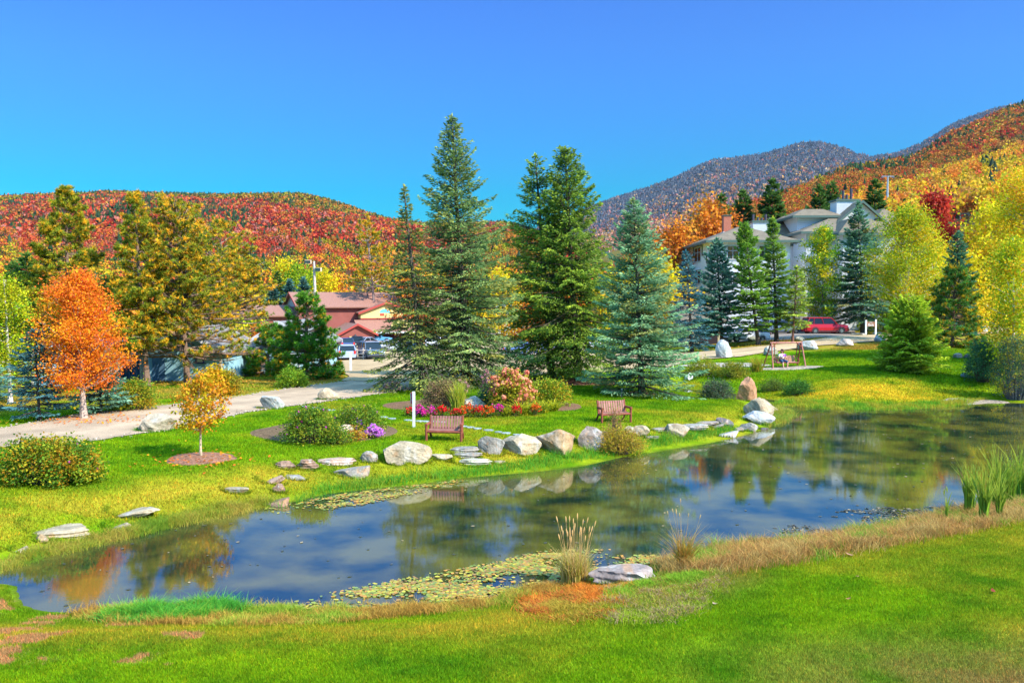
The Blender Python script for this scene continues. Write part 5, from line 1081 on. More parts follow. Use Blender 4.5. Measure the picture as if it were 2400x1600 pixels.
for (x0,x1,y,z0,z1,pz,pots) in ((30.6,33.2,110,14.3,16.2,18.0,((30.9,.9),(31.5,.5),(32.0,.45),(32.5,.9),(32.95,.5))),(40.6,43.4,108.5,16.6,18.7,20.2,((41.2,.35),(41.8,1.2),(42.25,.7),(42.8,1.45)))):
    ch=b.part('chimney_box',G().box(((x0+x1)/2,y,(z0+z1)/2),(x1-x0,2.2,z1-z0)),M_SIDING); b.part('cap',G().box(((x0+x1)/2,y,z1+.1),(x1-x0+.3,2.5,.22)),M_TRIM,ch)
    for px_,hh in pots: b.part('flue',G().tube([(px_,y,z1+.2),(px_,y,z1+.2+hh)],.16,10),M_STEEL,ch); 
b.win((22.7,104.6,11.85),3.6,1.7,'-x'); b.win((22.7,104.6,9.2),3.6,1.7,'-x'); b.win((22.7,104.6,6.3),3.6,1.7,'-x')
tr_=G(); 
for (y,z,dy,dz) in ((104.6,12.95,5.2,.22),(102.1,12.3,.2,1.4),(107.1,12.3,.2,1.4),(100.9,11.7,2.4,.2),(108.4,11.7,2.6,.2),(99.8,11.2,.2,1.1),(98.5,10.7,2.5,.2)): tr_.box((22.66,y,z),(.1,dy,dz))
b.part('window_trim',tr_,M_TRIM)
for z in (13.35,10.9,8.4): b.win((35,110.3,z),2.6,1.6,'-x')
for x in (40.0,42.0): b.win((x,100.0,12.9),1.2,1.5,'-y'); b.win((x,100.0,9.8),1.2,1.5,'-y')
for x in (25.0,28.6): b.win((x,97,11.7),1.3,1.5,'-y'); b.win((x,97,8.8),1.3,1.5,'-y')
for z in (13.0,10.0,7.0): b.win((47.2,104,z),1.5,1.5,'-y')
for x in (37,): b.win((x,102,12.8),1.1,1.5,'-y'); b.win((x,102,9.9),1.1,1.5,'-y'); b.win((x,102,6.5),1.1,1.5,'-y')
g=G(); P=[(33.6,106.55,13.62),(35.1,106.55,13.62),(35.1,107.9,14.3),(33.6,107.9,14.3)]; g.prism(P,(0,0,.08)); b.part('skylight',g,M_GLASS)
def push(o,S):
    if o.type=='MESH':
        n=len(o.data.vertices); c=np.empty(n*3,np.float32); o.data.vertices.foreach_get('co',c); c=c.reshape(-1,3); c[:,:2]*=S; c[:,2]=CAMZ+(c[:,2]-CAMZ)*S; o.data.vertices.foreach_set('co',c.ravel()); o.data.update()
    for k in o.children: push(k,S)
push(O_,1.12)
# garage wing at ground level, left of the layered spruce
b=Bld('garage_building',(0,0,0),'low cream clapboard garage with a dark open doorway behind the blue spruces'); P0=gp(1640,811); d=P0[1]+.8; x0=(1606-1200)*d/2000; x1=(1692-1200)*d/2000; z=P0[2]
b.wall(x0,x1,d,d+7,z-.4,z+2.7,M_SIDING2); b.gable(x0,x1,d,d+7,z+2.7,z+4.2,M_SHING,'x',.5,mw=M_SIDING2,mt=M_TRIM); b.part('doorway',G().box((x1-1.45,d-.02,z+1.1),(2.0,.06,2.2)),mat('painted_doorway_shade',(.03,.02,.025),rough=.9)); b.part('corner_board',G().box((x1-2.7,d-.04,z+1.2),(.18,.1,3.0)),M_TRIM)  # flat dark panel on the wall; its colour stands for shade inside the doorway
# ---------------------------------------------------------------- red lodge
ang=math.atan2(.44,.9); RL=Vector((-32.2,125,0)); b=Bld('red_lodge',RL,'long red lodge with a pinkish roof, cream gable and half round sign',ang,'building')
# local: x along the ridge, -y toward the viewer
b.wall(0,25,-4.6,4.6,-1,5.3,M_REDW); b.gable(0,25,-4.8,4.8,5.35,7.3,M_REDROOF,'x',.45,mw=M_GREYP,mt=M_RTRIM)
b.wall(8.6,16.2,-5.9,-4.6,-1,3.6,M_REDW); b.wall(8.6,16.2,-5.92,-4.6,3.62,4.6,M_CREAM); b.gable(8.6,16.2,-5.9,-1,4.5,5.9,M_REDROOF,'y',.45,mw=M_CREAM,mt=M_RTRIM)
g=G(); P=[(7.6,-8.6,1.7),(17.5,-8.6,1.7),(17.5,-5.95,3.3),(7.6,-5.95,3.3)]; g.prism(P,(0,0,.15)); b.part('porch_roof',g,M_REDROOF); b.part('fascia',G().box((12.5,-8.65,1.66),(9.9,.08,.25)),M_WTRIM)
b.part('porch_wall',G().box((12.5,-6.1,.3),(8.5,.3,3.0)),mat('shaded_plum_boards',(.13,.05,.09),rough=.8)); b.part('corner_board',G().box((16.25,-5.96,1.8),(.2,.12,3.6)),M_RTRIM); b.part('band',G().box((12.4,-5.97,3.62),(7.7,.08,.16)),M_RTRIM)
a=np.linspace(0,pi,16); sg=G(); sg.prism([(14.0+1.55*cos(t),-7.9,2.35+1.15*sin(t)) for t in a],(0,.15,0)); so=b.part('sign',sg,M_CREAM)
g=G(); g.prism([(13.2,-7.93,2.5),(13.55,-7.93,2.55),(13.5,-7.93,2.95),(13.3,-7.93,3.1),(13.1,-7.93,2.85)],(0,.03,0)); b.part('tree_emblem',g,mat('sign_green',(.05,.22,.06)),so)
def text(s,loc,size,m,parent,rot=(pi/2,0,0),ext=.01,name='lettering',align='CENTER'):
    c=bpy.data.curves.new(name,'FONT'); c.body=s; c.size=size; c.extrude=ext; c.align_x=align; tmp=bpy.data.objects.new(name,c); COL.objects.link(tmp)
    me=bpy.data.meshes.new_from_object(tmp); bpy.data.objects.remove(tmp); o=bpy.data.objects.new(name,me); COL.objects.link(o); me.materials.clear(); me.materials.append(m); o.parent=parent; o.location=loc; o.rotation_euler=rot; return o
M_RED=mat('sign_red',(.6,.06,.04)); M_WHITE=mat('sign_white',(.85,.85,.82))
text('KC',(14.15,-7.94,2.62),.62,M_RED,so); b.part('underline',G().box((14.1,-7.93,2.5),(1.1,.02,.07)),M_RED,so)
g=G(); g.prism([(11.4,-5.95,4.45),(13.0,-5.95,4.45),(12.9,-5.95,4.8),(12.1,-5.95,5.0),(11.6,-5.95,4.85)],(0,.05,0)); eo=b.part('gable_emblem',g,mat('emblem_blue',(.12,.42,.6))); b.part('emblem_base',G().box((11.8,-5.96,4.2),(.6,.04,.3)),M_RED,eo); b.part('emblem_sun',G().box((13.0,-5.96,4.78),(.25,.04,.2)),mat('emblem_orange',(.7,.35,.03)),eo)
b.win((17.3,-4.6,4.2),1.1,.8,'-y',cols=3,rows=2); b.win((12.7,-5.9,2.8),1.4,.9,'-y',m=mat('tan_shutter',(.45,.22,.12)),fr=M_RTRIM,cols=1,rows=1)
for x,m_ in ((14.0,M_GLASS),(15.6,M_GLASS)): b.win((x,-6.25,.6),.9,1.8,'-y',m=m_,fr=M_RTRIM,cols=1,rows=1,name='door')
b.wall(4.2,9.2,-10.6,-6.0,-1,1.6,M_REDW); b.gable(4.2,9.2,-10.6,-5.0,1.6,2.9,M_REDROOF,'y',.4,mw=M_REDW,mt=M_RTRIM); b.win((6.2,-10.6,.5),1.0,1.5,'-y',fr=M_CREAM,cols=1,rows=1); b.part('notice',G().box((8.2,-10.63,.95),(.55,.05,.35)),M_WTRIM)
b.wall(-7.5,.0,-3,6,-1,4.1,M_REDW); g=G(); g.prism([(-8.2,-3.6,4.0),(.0,-3.6,4.0),(.0,6.6,4.0),(-8.2,6.6,4.0)][0:0] or [(-8.2,-3.6,3.95),(-.05,-3.6,3.95),(-.05,1.5,5.4),(-6.2,1.5,5.4)],(0,0,.18)); b.part('wing_roof',g,M_REDROOF)
for x in (-5.9,-2.2): b.win((x,-3,3.0),1.9,.6,'-y',cols=2,rows=1)
# ---------------------------------------------------------------- blue cottages
def cottage(pxl,pxr,pya,pye,by,depth,label,dwin=None,annex=None,rz=0.0,name='cottage'):
    c=gp((pxl+pxr)/2,by); d=c[1]; W=(pxr-pxl)*d/2000; he=(by-pye)*d/2000; ha=(by-pya)*d/2000
    b=Bld(name,tuple(c),label,rz,'cottage'); b.wall(-W/2,W/2,0,depth,-.3,he,M_BLUEW); b.gable(-W/2,W/2,0,depth,he,ha,M_GSHING,'y',.45,mw=M_BLUEW,mt=M_WTRIM)
    for s in (-1,1): b.part('corner_board',G().box((s*(W/2-.03),-.03,he/2),(.13,.09,he)),mat('tan_corner',(.50,.42,.30)))
    return b,c,W,he,ha
b,c,W,he,ha=cottage(330,520,772,821,894,8,'blue boarded cottage with a white edged grey roof behind the widest pines')
m_=mat('navy_frame',(.03,.03,.14)); sc_=c[1]/2000
b.win(((470-425)*sc_,0,(894-838)*sc_),.52,.74,'-y',m=M_CURT,fr=m_,cols=1,rows=2,split=.5); b.part('siding_panel',G().box((-1.6,-.03,.9),(.9,.04,1.7)),M_DKBOARD)
b.wall(-W/2-1.9,-W/2-.02,1.0,7,-.3,2.0,M_DKBOARD); g=G(); g.prism([(-W/2-2.3,.6,1.95),(-W/2+.3,.6,2.9),(-W/2+.3,7.4,2.9),(-W/2-2.3,7.4,1.95)],(0,0,.15)); b.part('lean_to_roof',g,M_GSHING)
for k in range(7): b.part('fence_board',G().box((-W/2-1.75+k*.27,.93,.8),(.12,.05,1.9)),M_DKBOARD) if k<7 else None
b.part('vent_pipe',G().tube([(-W/2-.1,3,2.9),(-W/2-.1,3,4.6)],.05,8),M_WTRIM); b.part('vent_cowl',G().tube([(-W/2-.1,3,4.5),(-W/2-.1,3,4.62),(-W/2-.1,3,4.75),(-W/2-.1,3,4.9)],[.22,.12,.2,.1],10),M_WTRIM)
b,c,W,he,ha=cottage(581,736,757,805,876,9,'second blue cottage, hidden behind the two young pines'); sc_=c[1]/2000
b.win(((691-658)*sc_,0,(876-847)*sc_),.75,1.25,'-y',m=mat('pale_blind',(.42,.55,.58)),cols=1,rows=2,split=.5)
b.wall(-W/2-.2,-W/2+1.6,-1.2,-.02,-.3,2.1,M_BLUEW); g=G(); g.prism([(-W/2-.6,-1.6,2.1),(-W/2+2.0,-1.6,2.1),(-W/2+2.0,.2,2.7),(-W/2-.6,.2,2.7)],(0,0,.12)); b.part('entry_roof',g,M_GSHING)
b,c,W,he,ha=cottage(75,205,806,838,905,8,'small pale blue cottage behind the orange maple and the dark blue spruce'); sc_=c[1]/2000
b.win(((116-140)*sc_,0,(905-850)*sc_),.6,1.0,'-y',m=M_CURT,cols=1,rows=2,split=.5); b.win(((165-140)*sc_,0,(905-850)*sc_),.6,1.0,'-y',m=M_CURT,cols=1,rows=2,split=.5)
# pale flat roofed building glimpsed between the spruces
b=Bld('white_building',(-1.5,140,.5),'low white building with a flat roof glimpsed between the tallest spruce and the hemlocks'); b.wall(-6,6,0,8,-1,4.6,M_WTRIM); b.part('roof',G().box((0,4,4.8),(13,9.4,.35)),M_WTRIM)
for x in (-4,-1,2,4.6): b.win((x,0,2.6),1.2,1.2,'-y',cols=1)
# ---------------------------------------------------------------- poles, towers, posts, fence, sign
def pole_light():
    p=at(741,700,112.); zb=gz(p[0],p[1]); H=at(741,612,112.)[2]-zb; t=thing('lamp_pole',(p[0],p[1],zb),'weathered wooden pole with two box floodlights above the red roof','lamp pole')
    G().tube([(0,0,-.3),(-.1,0,H*.5),(-.25,0,H)],[.22,.19,.15],10,(.45,.38,.36)).build('pole',M_BARK,t)
    for (x,z,rz) in ((-.95,H-.1,.3),(.35,H-1.1,-.2)):
        l=G().box((x,-.2,z),(.85,.45,.5),rz=rz).build('floodlight',mat('tan_lamp_box',(.55,.42,.28)),t); G().box((x,-.45,z),(.7,.06,.36),rz=rz).build('lens',M_GLASS,l); G().box((x*.5,0,z-.1),(abs(x)+.1,.08,.08)).build('bracket',M_STEEL,l)
pole_light()
for (px,pt,pb,d,lab) in ((2080,413,441,330,'distant dark ski lift tower on the orange hillside'),(2249,500,528,240,'steel ski lift tower with two crossarms above the green slope')):
    p=at(px,pb,d); H=(pb-pt)*d/2000+4; t=thing('lift_tower',(p[0],p[1],p[2]-4),lab,'lift tower'); G().tube([(0,0,0),(0,0,H)],[.45,.28],10,(.3,.36,.4)).build('mast',M_PAINT,t)
    G().box((0,0,H-.15),(4.6,.35,.35),(.25,.28,.32)).build('crossarm',M_PAINT,t)
    if d<300: G().box((0,0,H-1.9),(3.8,.3,.28),(.25,.28,.32)).build('crossarm',M_PAINT,t)
    for s in (-2.1,2.1): G().box((s,0,H-.55),(.25,1.6,.5),(.2,.2,.22)).build('sheave_train',M_PAINT,t)
# green ski slope clearing
Pc=[at(x,y,238.) for x,y in ((2222,540),(2240,524),(2262,520),(2276,530),(2262,546),(2236,552))]; c0=np.mean(Pc,0)
g=G(); n=9; V=[];X0,X1=at(2215,536,238.)[0],at(2285,536,238.)[0]
for j in range(n):
    for i in range(n): V.append((X0+(X1-X0)*i/(n-1),226+26*j/(n-1),at(2249,549,226.)[2]+5.2*j/(n-1)+.6*sin(i)))
g.add(V,[[j*n+i,j*n+i+1,(j+1)*n+i+1,(j+1)*n+i] for i in range(n-1) for j in range(n-1)],(.14,.36,.01)); tag(g.build('ski_slope',M_GROUND,smooth=True),kind='structure')
def post_sign(px,pyt,pyb,label,wpx,panel):
    b=gp(px,pyb); d=b[1]; H=(pyb-pyt)*d/2000*1.005; w=wpx*d/2000; t=thing('sign_post',tuple(b),label,'sign post'); G().box((0,0,H/2-.1),(w,w,H+.2),(.6,.6,.6)).build('post',M_PAINT,t)
    if panel: g=G().box((-.05,w*.9,H-.30),(w*1.9,.05,.46),(.55,.55,.58)).build('panel',M_PAINT,t); G().box((-w*.98,w*.9-.02,H-.30),(.04,.1,.5),(.6,.06,.08)).build('red_edge',M_PAINT,g)
    return t
post_sign(970,917,1001,'white wooden sign post with a small panel, beside the flower bed',6,True)
post_sign(822,826,870,'thin white post on the verge at the entrance of the parking lot',5,False)
# exit sign
p0=gp(2029,785); d=p0[1]; k=d/2000; t=thing('exit_sign',tuple(p0),'brown exit sign between two white posts beside the drive','sign')
x2=(2053-2029)*k; H=34*k
for x,h0 in ((0,0),(x2,.25)): G().box((x,h0*.5,H/2+h0*.3),(.17,.17,H+.1),(.82,.82,.86)).build('post',M_PAINT,t)
pn=G().box((x2/2,.08,H*.69+.1),(x2-.17,.06,H*.32),(.28,.13,.075)).build('board',M_PAINT,t); G().box((x2/2,.075,H*.69+.1+H*.16),(x2-.17,.09,.05),(.34,.17,.1)).build('top_rail',M_PAINT,pn)
text('Exit',(x2/2,.035,H*.69-.12),.42,M_WHITE,pn); text('Only',(x2/2,.035,H*.69+.24),.17,M_WHITE,pn)
def fence(pts,label,nr=3,h=1.1,col=(.45,.38,.32)):
    P=gp(*np.array(pts,float).T); t=thing('rail_fence',tuple(P[0]),label,'fence')
    for q in P: G().box((q[0]-P[0][0],q[1]-P[0][1],q[2]-P[0][2]+h/2),(.13,.13,h+.2),col).build('post',M_BARK,t)
    for a_,b_ in zip(P[:-1],P[1:]):
        for z in np.linspace(.3,h-.12,nr): g=G(); g.tube([a_-P[0]+[0,-.09,z],b_-P[0]+[0,-.09,z]],.045,6,np.array(col)*1.3); g.build('rail',M_BARK,t)
fence([(826,842),(836,843),(852,843),(868,842)],'grey split rail fence at the near edge of the parking lot, between the cars')
fence([(1195,848),(1212,848),(1232,847),(1250,846),(1268,845)],'dark rail fence seen through the left hemlock')
# leaning utility box, shepherd hook, path light
b_=gp(476,892); t=thing('utility_box',tuple(b_),'pale green leaning utility box in front of the blue cottage','utility box',rz=.2); G().box((0,0,.42),(.4,.3,.95),(.35,.46,.34),M=Matrix.Rotation(.12,3,'Y')).build('box',M_PAINT,t); G().box((.06,0,.92),(.48,.36,.08),(.3,.42,.3),M=Matrix.Rotation(.12,3,'Y')).build('lid',M_PAINT,t)
b_=gp(1162,900); t=thing('shepherd_hook',tuple(b_),'thin iron hook standing beside the pink hydrangea','garden hook'); a=np.linspace(0,pi*1.2,8); P=[(0,0,0),(0,0,.95)]+[(.09-.09*cos(q),0,.95+.12*sin(q)) for q in a[1:]]; G().tube(P,.016,5,(.25,.12,.12)).build('rod',M_PAINT,t)
b_=gp(1492,922); t=thing('garden_stake',tuple(gp(1457,932)),'small dark stake on the lawn at the foot of the blue green spruce','stake'); G().box((0,0,.25),(.05,.05,.5),(.1,.1,.1)).build('rod',M_PAINT,t); G().box((0,-.03,.5),(.1,.02,.07),(.3,.3,.3)).build('tag_plate',M_PAINT,t)
t=thing('path_light',tuple(gp(1312,893)),'tiny pale blue garden light on the mulch between the hemlock trunks','garden light'); G().tube([(0,0,0),(0,0,.25)],.02,6,(.3,.4,.5)).build('stem',M_PAINT,t); G().tube([(0,0,.25),(0,0,.36),(0,0,.4)],[.08,.08,.02],8,(.4,.55,.65)).build('cap',M_PAINT,t)
# ---------------------------------------------------------------- benches
RW=(.21,.06,.035)
M_LOG=mat('stained_log',rough=.6,nscale=6,namp=.25,bump=.006,bscale=20,spec=.12)
def log(t,name,P,r,col=RW,par=None): g=G(); g.tube(P,r,9,col); return g.build(name,M_LOG,par or t,smooth=False)
def bench(label,loc,rz,W=1.42):
    t=thing('bench',loc,label,'bench','rustic log benches on the lawn',rz); w=W/2
    for s in (-1,1):
        log(t,'front_leg',[(s*w,-.28,-.05),(s*w,-.28,.64)],.055); log(t,'rear_leg',[(s*w*.93,.52,-.03),(s*w*.95,.12,.42)],.045); log(t,'back_post',[(s*w*.93,.18,.28),(s*w*.93,.36,.98)],.05)
        log(t,'armrest',[(s*w*1.0,-.36,.66),(s*w*.95,.30,.66)],.055); log(t,'side_rail',[(s*w*.96,-.28,.36),(s*w*.94,.22,.36)],.045)
    log(t,'front_rail',[(-w,-.28,.38),(w,-.28,.38)],.05)
    g=G()
    for k in range(5): g.box((0,-.22+k*.10,.425),(W*.92,.08,.03),np.array((.28,.125,.10))*(.9+.05*k))
    g.build('seat',M_LOG,t); 
    bk=log(t,'back_rail',[(-w*.95,.33,.88),(w*.95,.33,.88)],.035); log(t,'lower_rail',[(-w*.95,.22,.48),(w*.95,.22,.48)],.035,par=bk)
    n=11
    g=G()
    for k in range(n):
        x=-w*.82+2*w*.82*k/(n-1); M=Matrix.Rotation(-.26,3,'X'); g.box((x,.245,.70),(.085,.025,.52),np.array((.30,.135,.11))*(.92+.16*((k*7)%5)/5),M=M)
    g.build('back_slats',M_LOG,t); return t
p=gp(1042,1034); bench('reddish log bench nearest to the rose bed, standing beside the white post',tuple(p+np.array([0,.25,0])),-.12)
p=gp(1440,990); bench('reddish log bench half hidden by the thin rusty plant, nearer to the creek',tuple(p+np.array([0,.25,0])),.02+.30,1.45)
# ---------------------------------------------------------------- swing with the reader
sp=gp(1842,862); SPX=Vector(sp); t=thing('garden_swing',tuple(sp),'reddish log frame swing with a hanging bench, a reader sitting in it','swing',None,.16)
SW=t; fw=1.28; H=2.0
for s in (-1,1):
    log(t,'frame_post',[(s*(fw+.10),-.62,-.1),(s*fw*.98,-.02,H+.05)],.055,(.42,.16,.12)); log(t,'frame_post',[(s*(fw+.34) if s<0 else fw+.0,.72,-.1),(s*fw*.98,.02,H+.05)],.055)
    log(t,'frame_brace',[(s*fw*1.0,-.12,H*.80),(s*fw*.62,-.02,H+.03)],.04); log(t,'frame_tie',[(s*fw*1.02,-.25,H*.62),(s*fw*1.04,.25,H*.62)],.035)
log(t,'top_beam',[(-fw*1.05,0,H),(fw*1.05,0,H)],.06,(.46,.20,.15))
for s in (-1,1): log(t,'hanger',[(s*.95,.05,H-.08),(s*.93,.12,.95)],.035); log(t,'hanger_arm',[(s*.93,-.32,.52),(s*.93,.26,.95)],.03)
se=G(); 
for k in range(5): se.box((0,-.28+k*.11,.46),(1.75,.09,.035),(.46,.22,.18))
sb=se.build('hanging_seat',M_LOG,t); log(t,'seat_rail',[(-.93,-.34,.43),(.93,-.34,.43)],.045,par=sb); log(t,'seat_rail',[(-.93,.26,.43),(.93,.26,.43)],.045,par=sb)
g=G()
for k in range(13): g.box((-.84+k*.14,.33,.72),(.085,.025,.50),np.array((.42,.19,.16))*(.9+.2*((k*3)%4)/4),M=Matrix.Rotation(-.22,3,'X'))
g.build('backrest_slats',M_LOG,sb)
for s in (-1,1): log(t,'armrest',[(s*.93,-.34,.70),(s*.93,.30,.72)],.04,par=sb); log(t,'arm_post',[(s*.93,-.32,.42),(s*.93,-.32,.70)],.035,par=sb)
# the reader: one skinned body, clothes and hair as parts
M_SKIN=mat('skin',(.62,.33,.22),rough=.55); M_SHIRT=mat('shirt',(.62,.64,.72),rough=.8,nscale=20,namp=.1); M_SHORT=mat('denim',(.035,.07,.13),rough=.85); M_HAIR=mat('hair',(.12,.035,.03),rough=.6)
def skinned(name,verts,edges,m,parent,root=0,sub=2):
    me=bpy.data.meshes.new(name); bm=bmesh.new(); L=bm.verts.layers.skin.verify(); vs=[]
    for i,(p,r) in enumerate(verts): v=bm.verts.new(p); v[L].radius=(r,r) if not isinstance(r,tuple) else r; v[L].use_root=(i==root); vs.append(v)
    for a_,b_ in edges: bm.edges.new((vs[a_],vs[b_]))
    bm.to_mesh(me); bm.free(); me.materials.append(m); o=bpy.data.objects.new(name,me); COL.objects.link(o); o.parent=parent
    k=o.modifiers.new('Skin','SKIN'); k.use_smooth_shade=True; o.modifiers.new('Sub','SUBSURF').levels=sub; o.modifiers['Sub'].render_levels=sub; return o
pr=thing('person',tuple(SW.location),'woman in a pale top and dark blue knee shorts reading on the swing, brown hair','person',rz=.16)
ox=-.30
BV=[((ox,.10,.60),.15),((ox,.13,.80),.145),((ox,.14,.98),.145),((ox,.11,1.12),.06),((ox,.09,1.20),.052),((ox,.06,1.30),.098),((ox,.05,1.36),.10),   #0-6
 ((ox-.11,-.02,.56),.105),((ox-.20,-.42,.53),.075),((ox-.17,-.46,.28),.06),((ox-.15,-.48,.09),.042),((ox-.16,-.60,.03),.038),((ox-.165,-.68,.025),.03), #7-12 left leg
 ((ox+.11,-.02,.56),.105),((ox+.22,-.40,.53),.075),((ox+.23,-.40,.28),.06),((ox+.22,-.38,.09),.042),((ox+.27,-.48,.03),.038),((ox+.29,-.56,.025),.03), #13-18
 ((ox-.20,.13,1.04),.065),((ox-.30,.02,.82),.05),((ox-.08,-.16,.86),.036),((ox-.02,-.19,.90),.022), #19-22
 ((ox+.20,.13,1.04),.065),((ox+.33,.0,.82),.05),((ox+.16,-.17,.88),.036),((ox+.09,-.20,.92),.022)]
BE=[(0,1),(1,2),(2,3),(3,4),(4,5),(5,6),(0,7),(7,8),(8,9),(9,10),(10,11),(11,12),(0,13),(13,14),(14,15),(15,16),(16,17),(17,18),(2,19),(19,20),(20,21),(21,22),(2,23),(23,24),(24,25),(25,26)]
body=skinned('body',BV,BE,M_SKIN,pr)
for s,cx_ in ((-1,ox-.02),(1,ox+.09)):
    for q in range(5):
        fx=cx_+(.004+.0)*s; z0=.885+q*.013 if s<0 else .90+q*.013; L0=.05 if q<4 else .035
        V_=[((fx,-.19,z0),.011),((fx+(.035)*(-s)*-1,-.215,z0+.01),.009),((fx+(.035)*(-s)*-1+.012*s,-.235,z0+.02),.008)]; skinned('finger',V_,[(0,1),(1,2)],M_SKIN,body,sub=1)
sh=[(p,r+.022) for p,r in (BV[0],BV[1],BV[2])]+[(((ox),.115,1.08),.085)]+[((ox-.20,.13,1.04),.088),((ox-.265,.06,.90),.075),((ox+.20,.13,1.04),.088),((ox+.28,.06,.90),.075)]
skinned('shirt',sh,[(0,1),(1,2),(2,3),(2,4),(4,5),(2,6),(6,7)],M_SHIRT,pr)
skinned('shorts',[((ox,.09,.565),.165),((ox-.11,-.02,.565),.13),((ox-.20,-.40,.54),.098),((ox-.185,-.455,.42),.085),((ox+.11,-.02,.565),.13),((ox+.22,-.38,.54),.098),((ox+.225,-.40,.42),.085)],[(0,1),(1,2),(2,3),(0,4),(4,5),(5,6)],M_SHORT,pr)
g=G(); V,F=ICO3; V=V.copy(); V*=np.array([.125,.125,.145]); V[:,1]+=.03; keep=V[:,1]>-.035; keep|=V[:,2]>.075
Fk=F[keep[F].all(1)]; g.add(V+np.array([ox,.065,1.355]),Fk); hair=g.build('hair',M_HAIR,pr,smooth=True); g=G(); g.tube([(ox-.105,.05,1.36),(ox-.115,.06,1.26),(ox-.10,.08,1.16)],[.035,.04,.02],7); g.tube([(ox+.105,.05,1.36),(ox+.115,.06,1.26),(ox+.10,.08,1.16)],[.035,.04,.02],7); g.build('side_hair',M_HAIR,hair,smooth=True)
g=G(); g.box((ox-.04,-.052,1.335),(.065,.02,.042)); g.box((ox+.04,-.052,1.335),(.065,.02,.042)); g.box((ox,-.056,1.345),(.03,.012,.01)); g.build('sunglasses',M_STEEL,pr)
g=G(); g.tube([(ox,-.035,1.325),(ox,-.062,1.30),(ox,-.04,1.29)],[.012,.017,.014],6,(.62,.33,.22)); g.build('nose',M_SKIN,body,smooth=True); G().box((ox,-.036,1.262),(.05,.012,.012)).build('mouth',mat('lips',(.45,.10,.09)),body)
for s in (-1,1): g=G(); g.box((ox-.165 if s<0 else ox+.28,-.62 if s<0 else -.50,.0),(.09,.24,.025),rz=0 if s<0 else -.2); g.build('sandal',mat('sandal',(.12,.06,.05)),pr)
bk=thing('magazine',tuple(SW.location),'purple magazine held open by the woman on the swing','magazine',rz=.16); 
for s in (-1,1): g=G(); g.prism([(ox+.04,-.20,.90),(ox+.04+s*.15,-.24,.92),(ox+.04+s*.15,-.20,1.12),(ox+.04,-.16,1.10)],(0,.008,0),(.30,.06,.45)); g.build('cover',M_PAINT,bk)
G().box((ox+.04,-.185,1.0),(.01,.02,.2),(.8,.8,.8),M=Matrix.Rotation(-.2,3,'X')).build('pages',M_PAINT,bk)
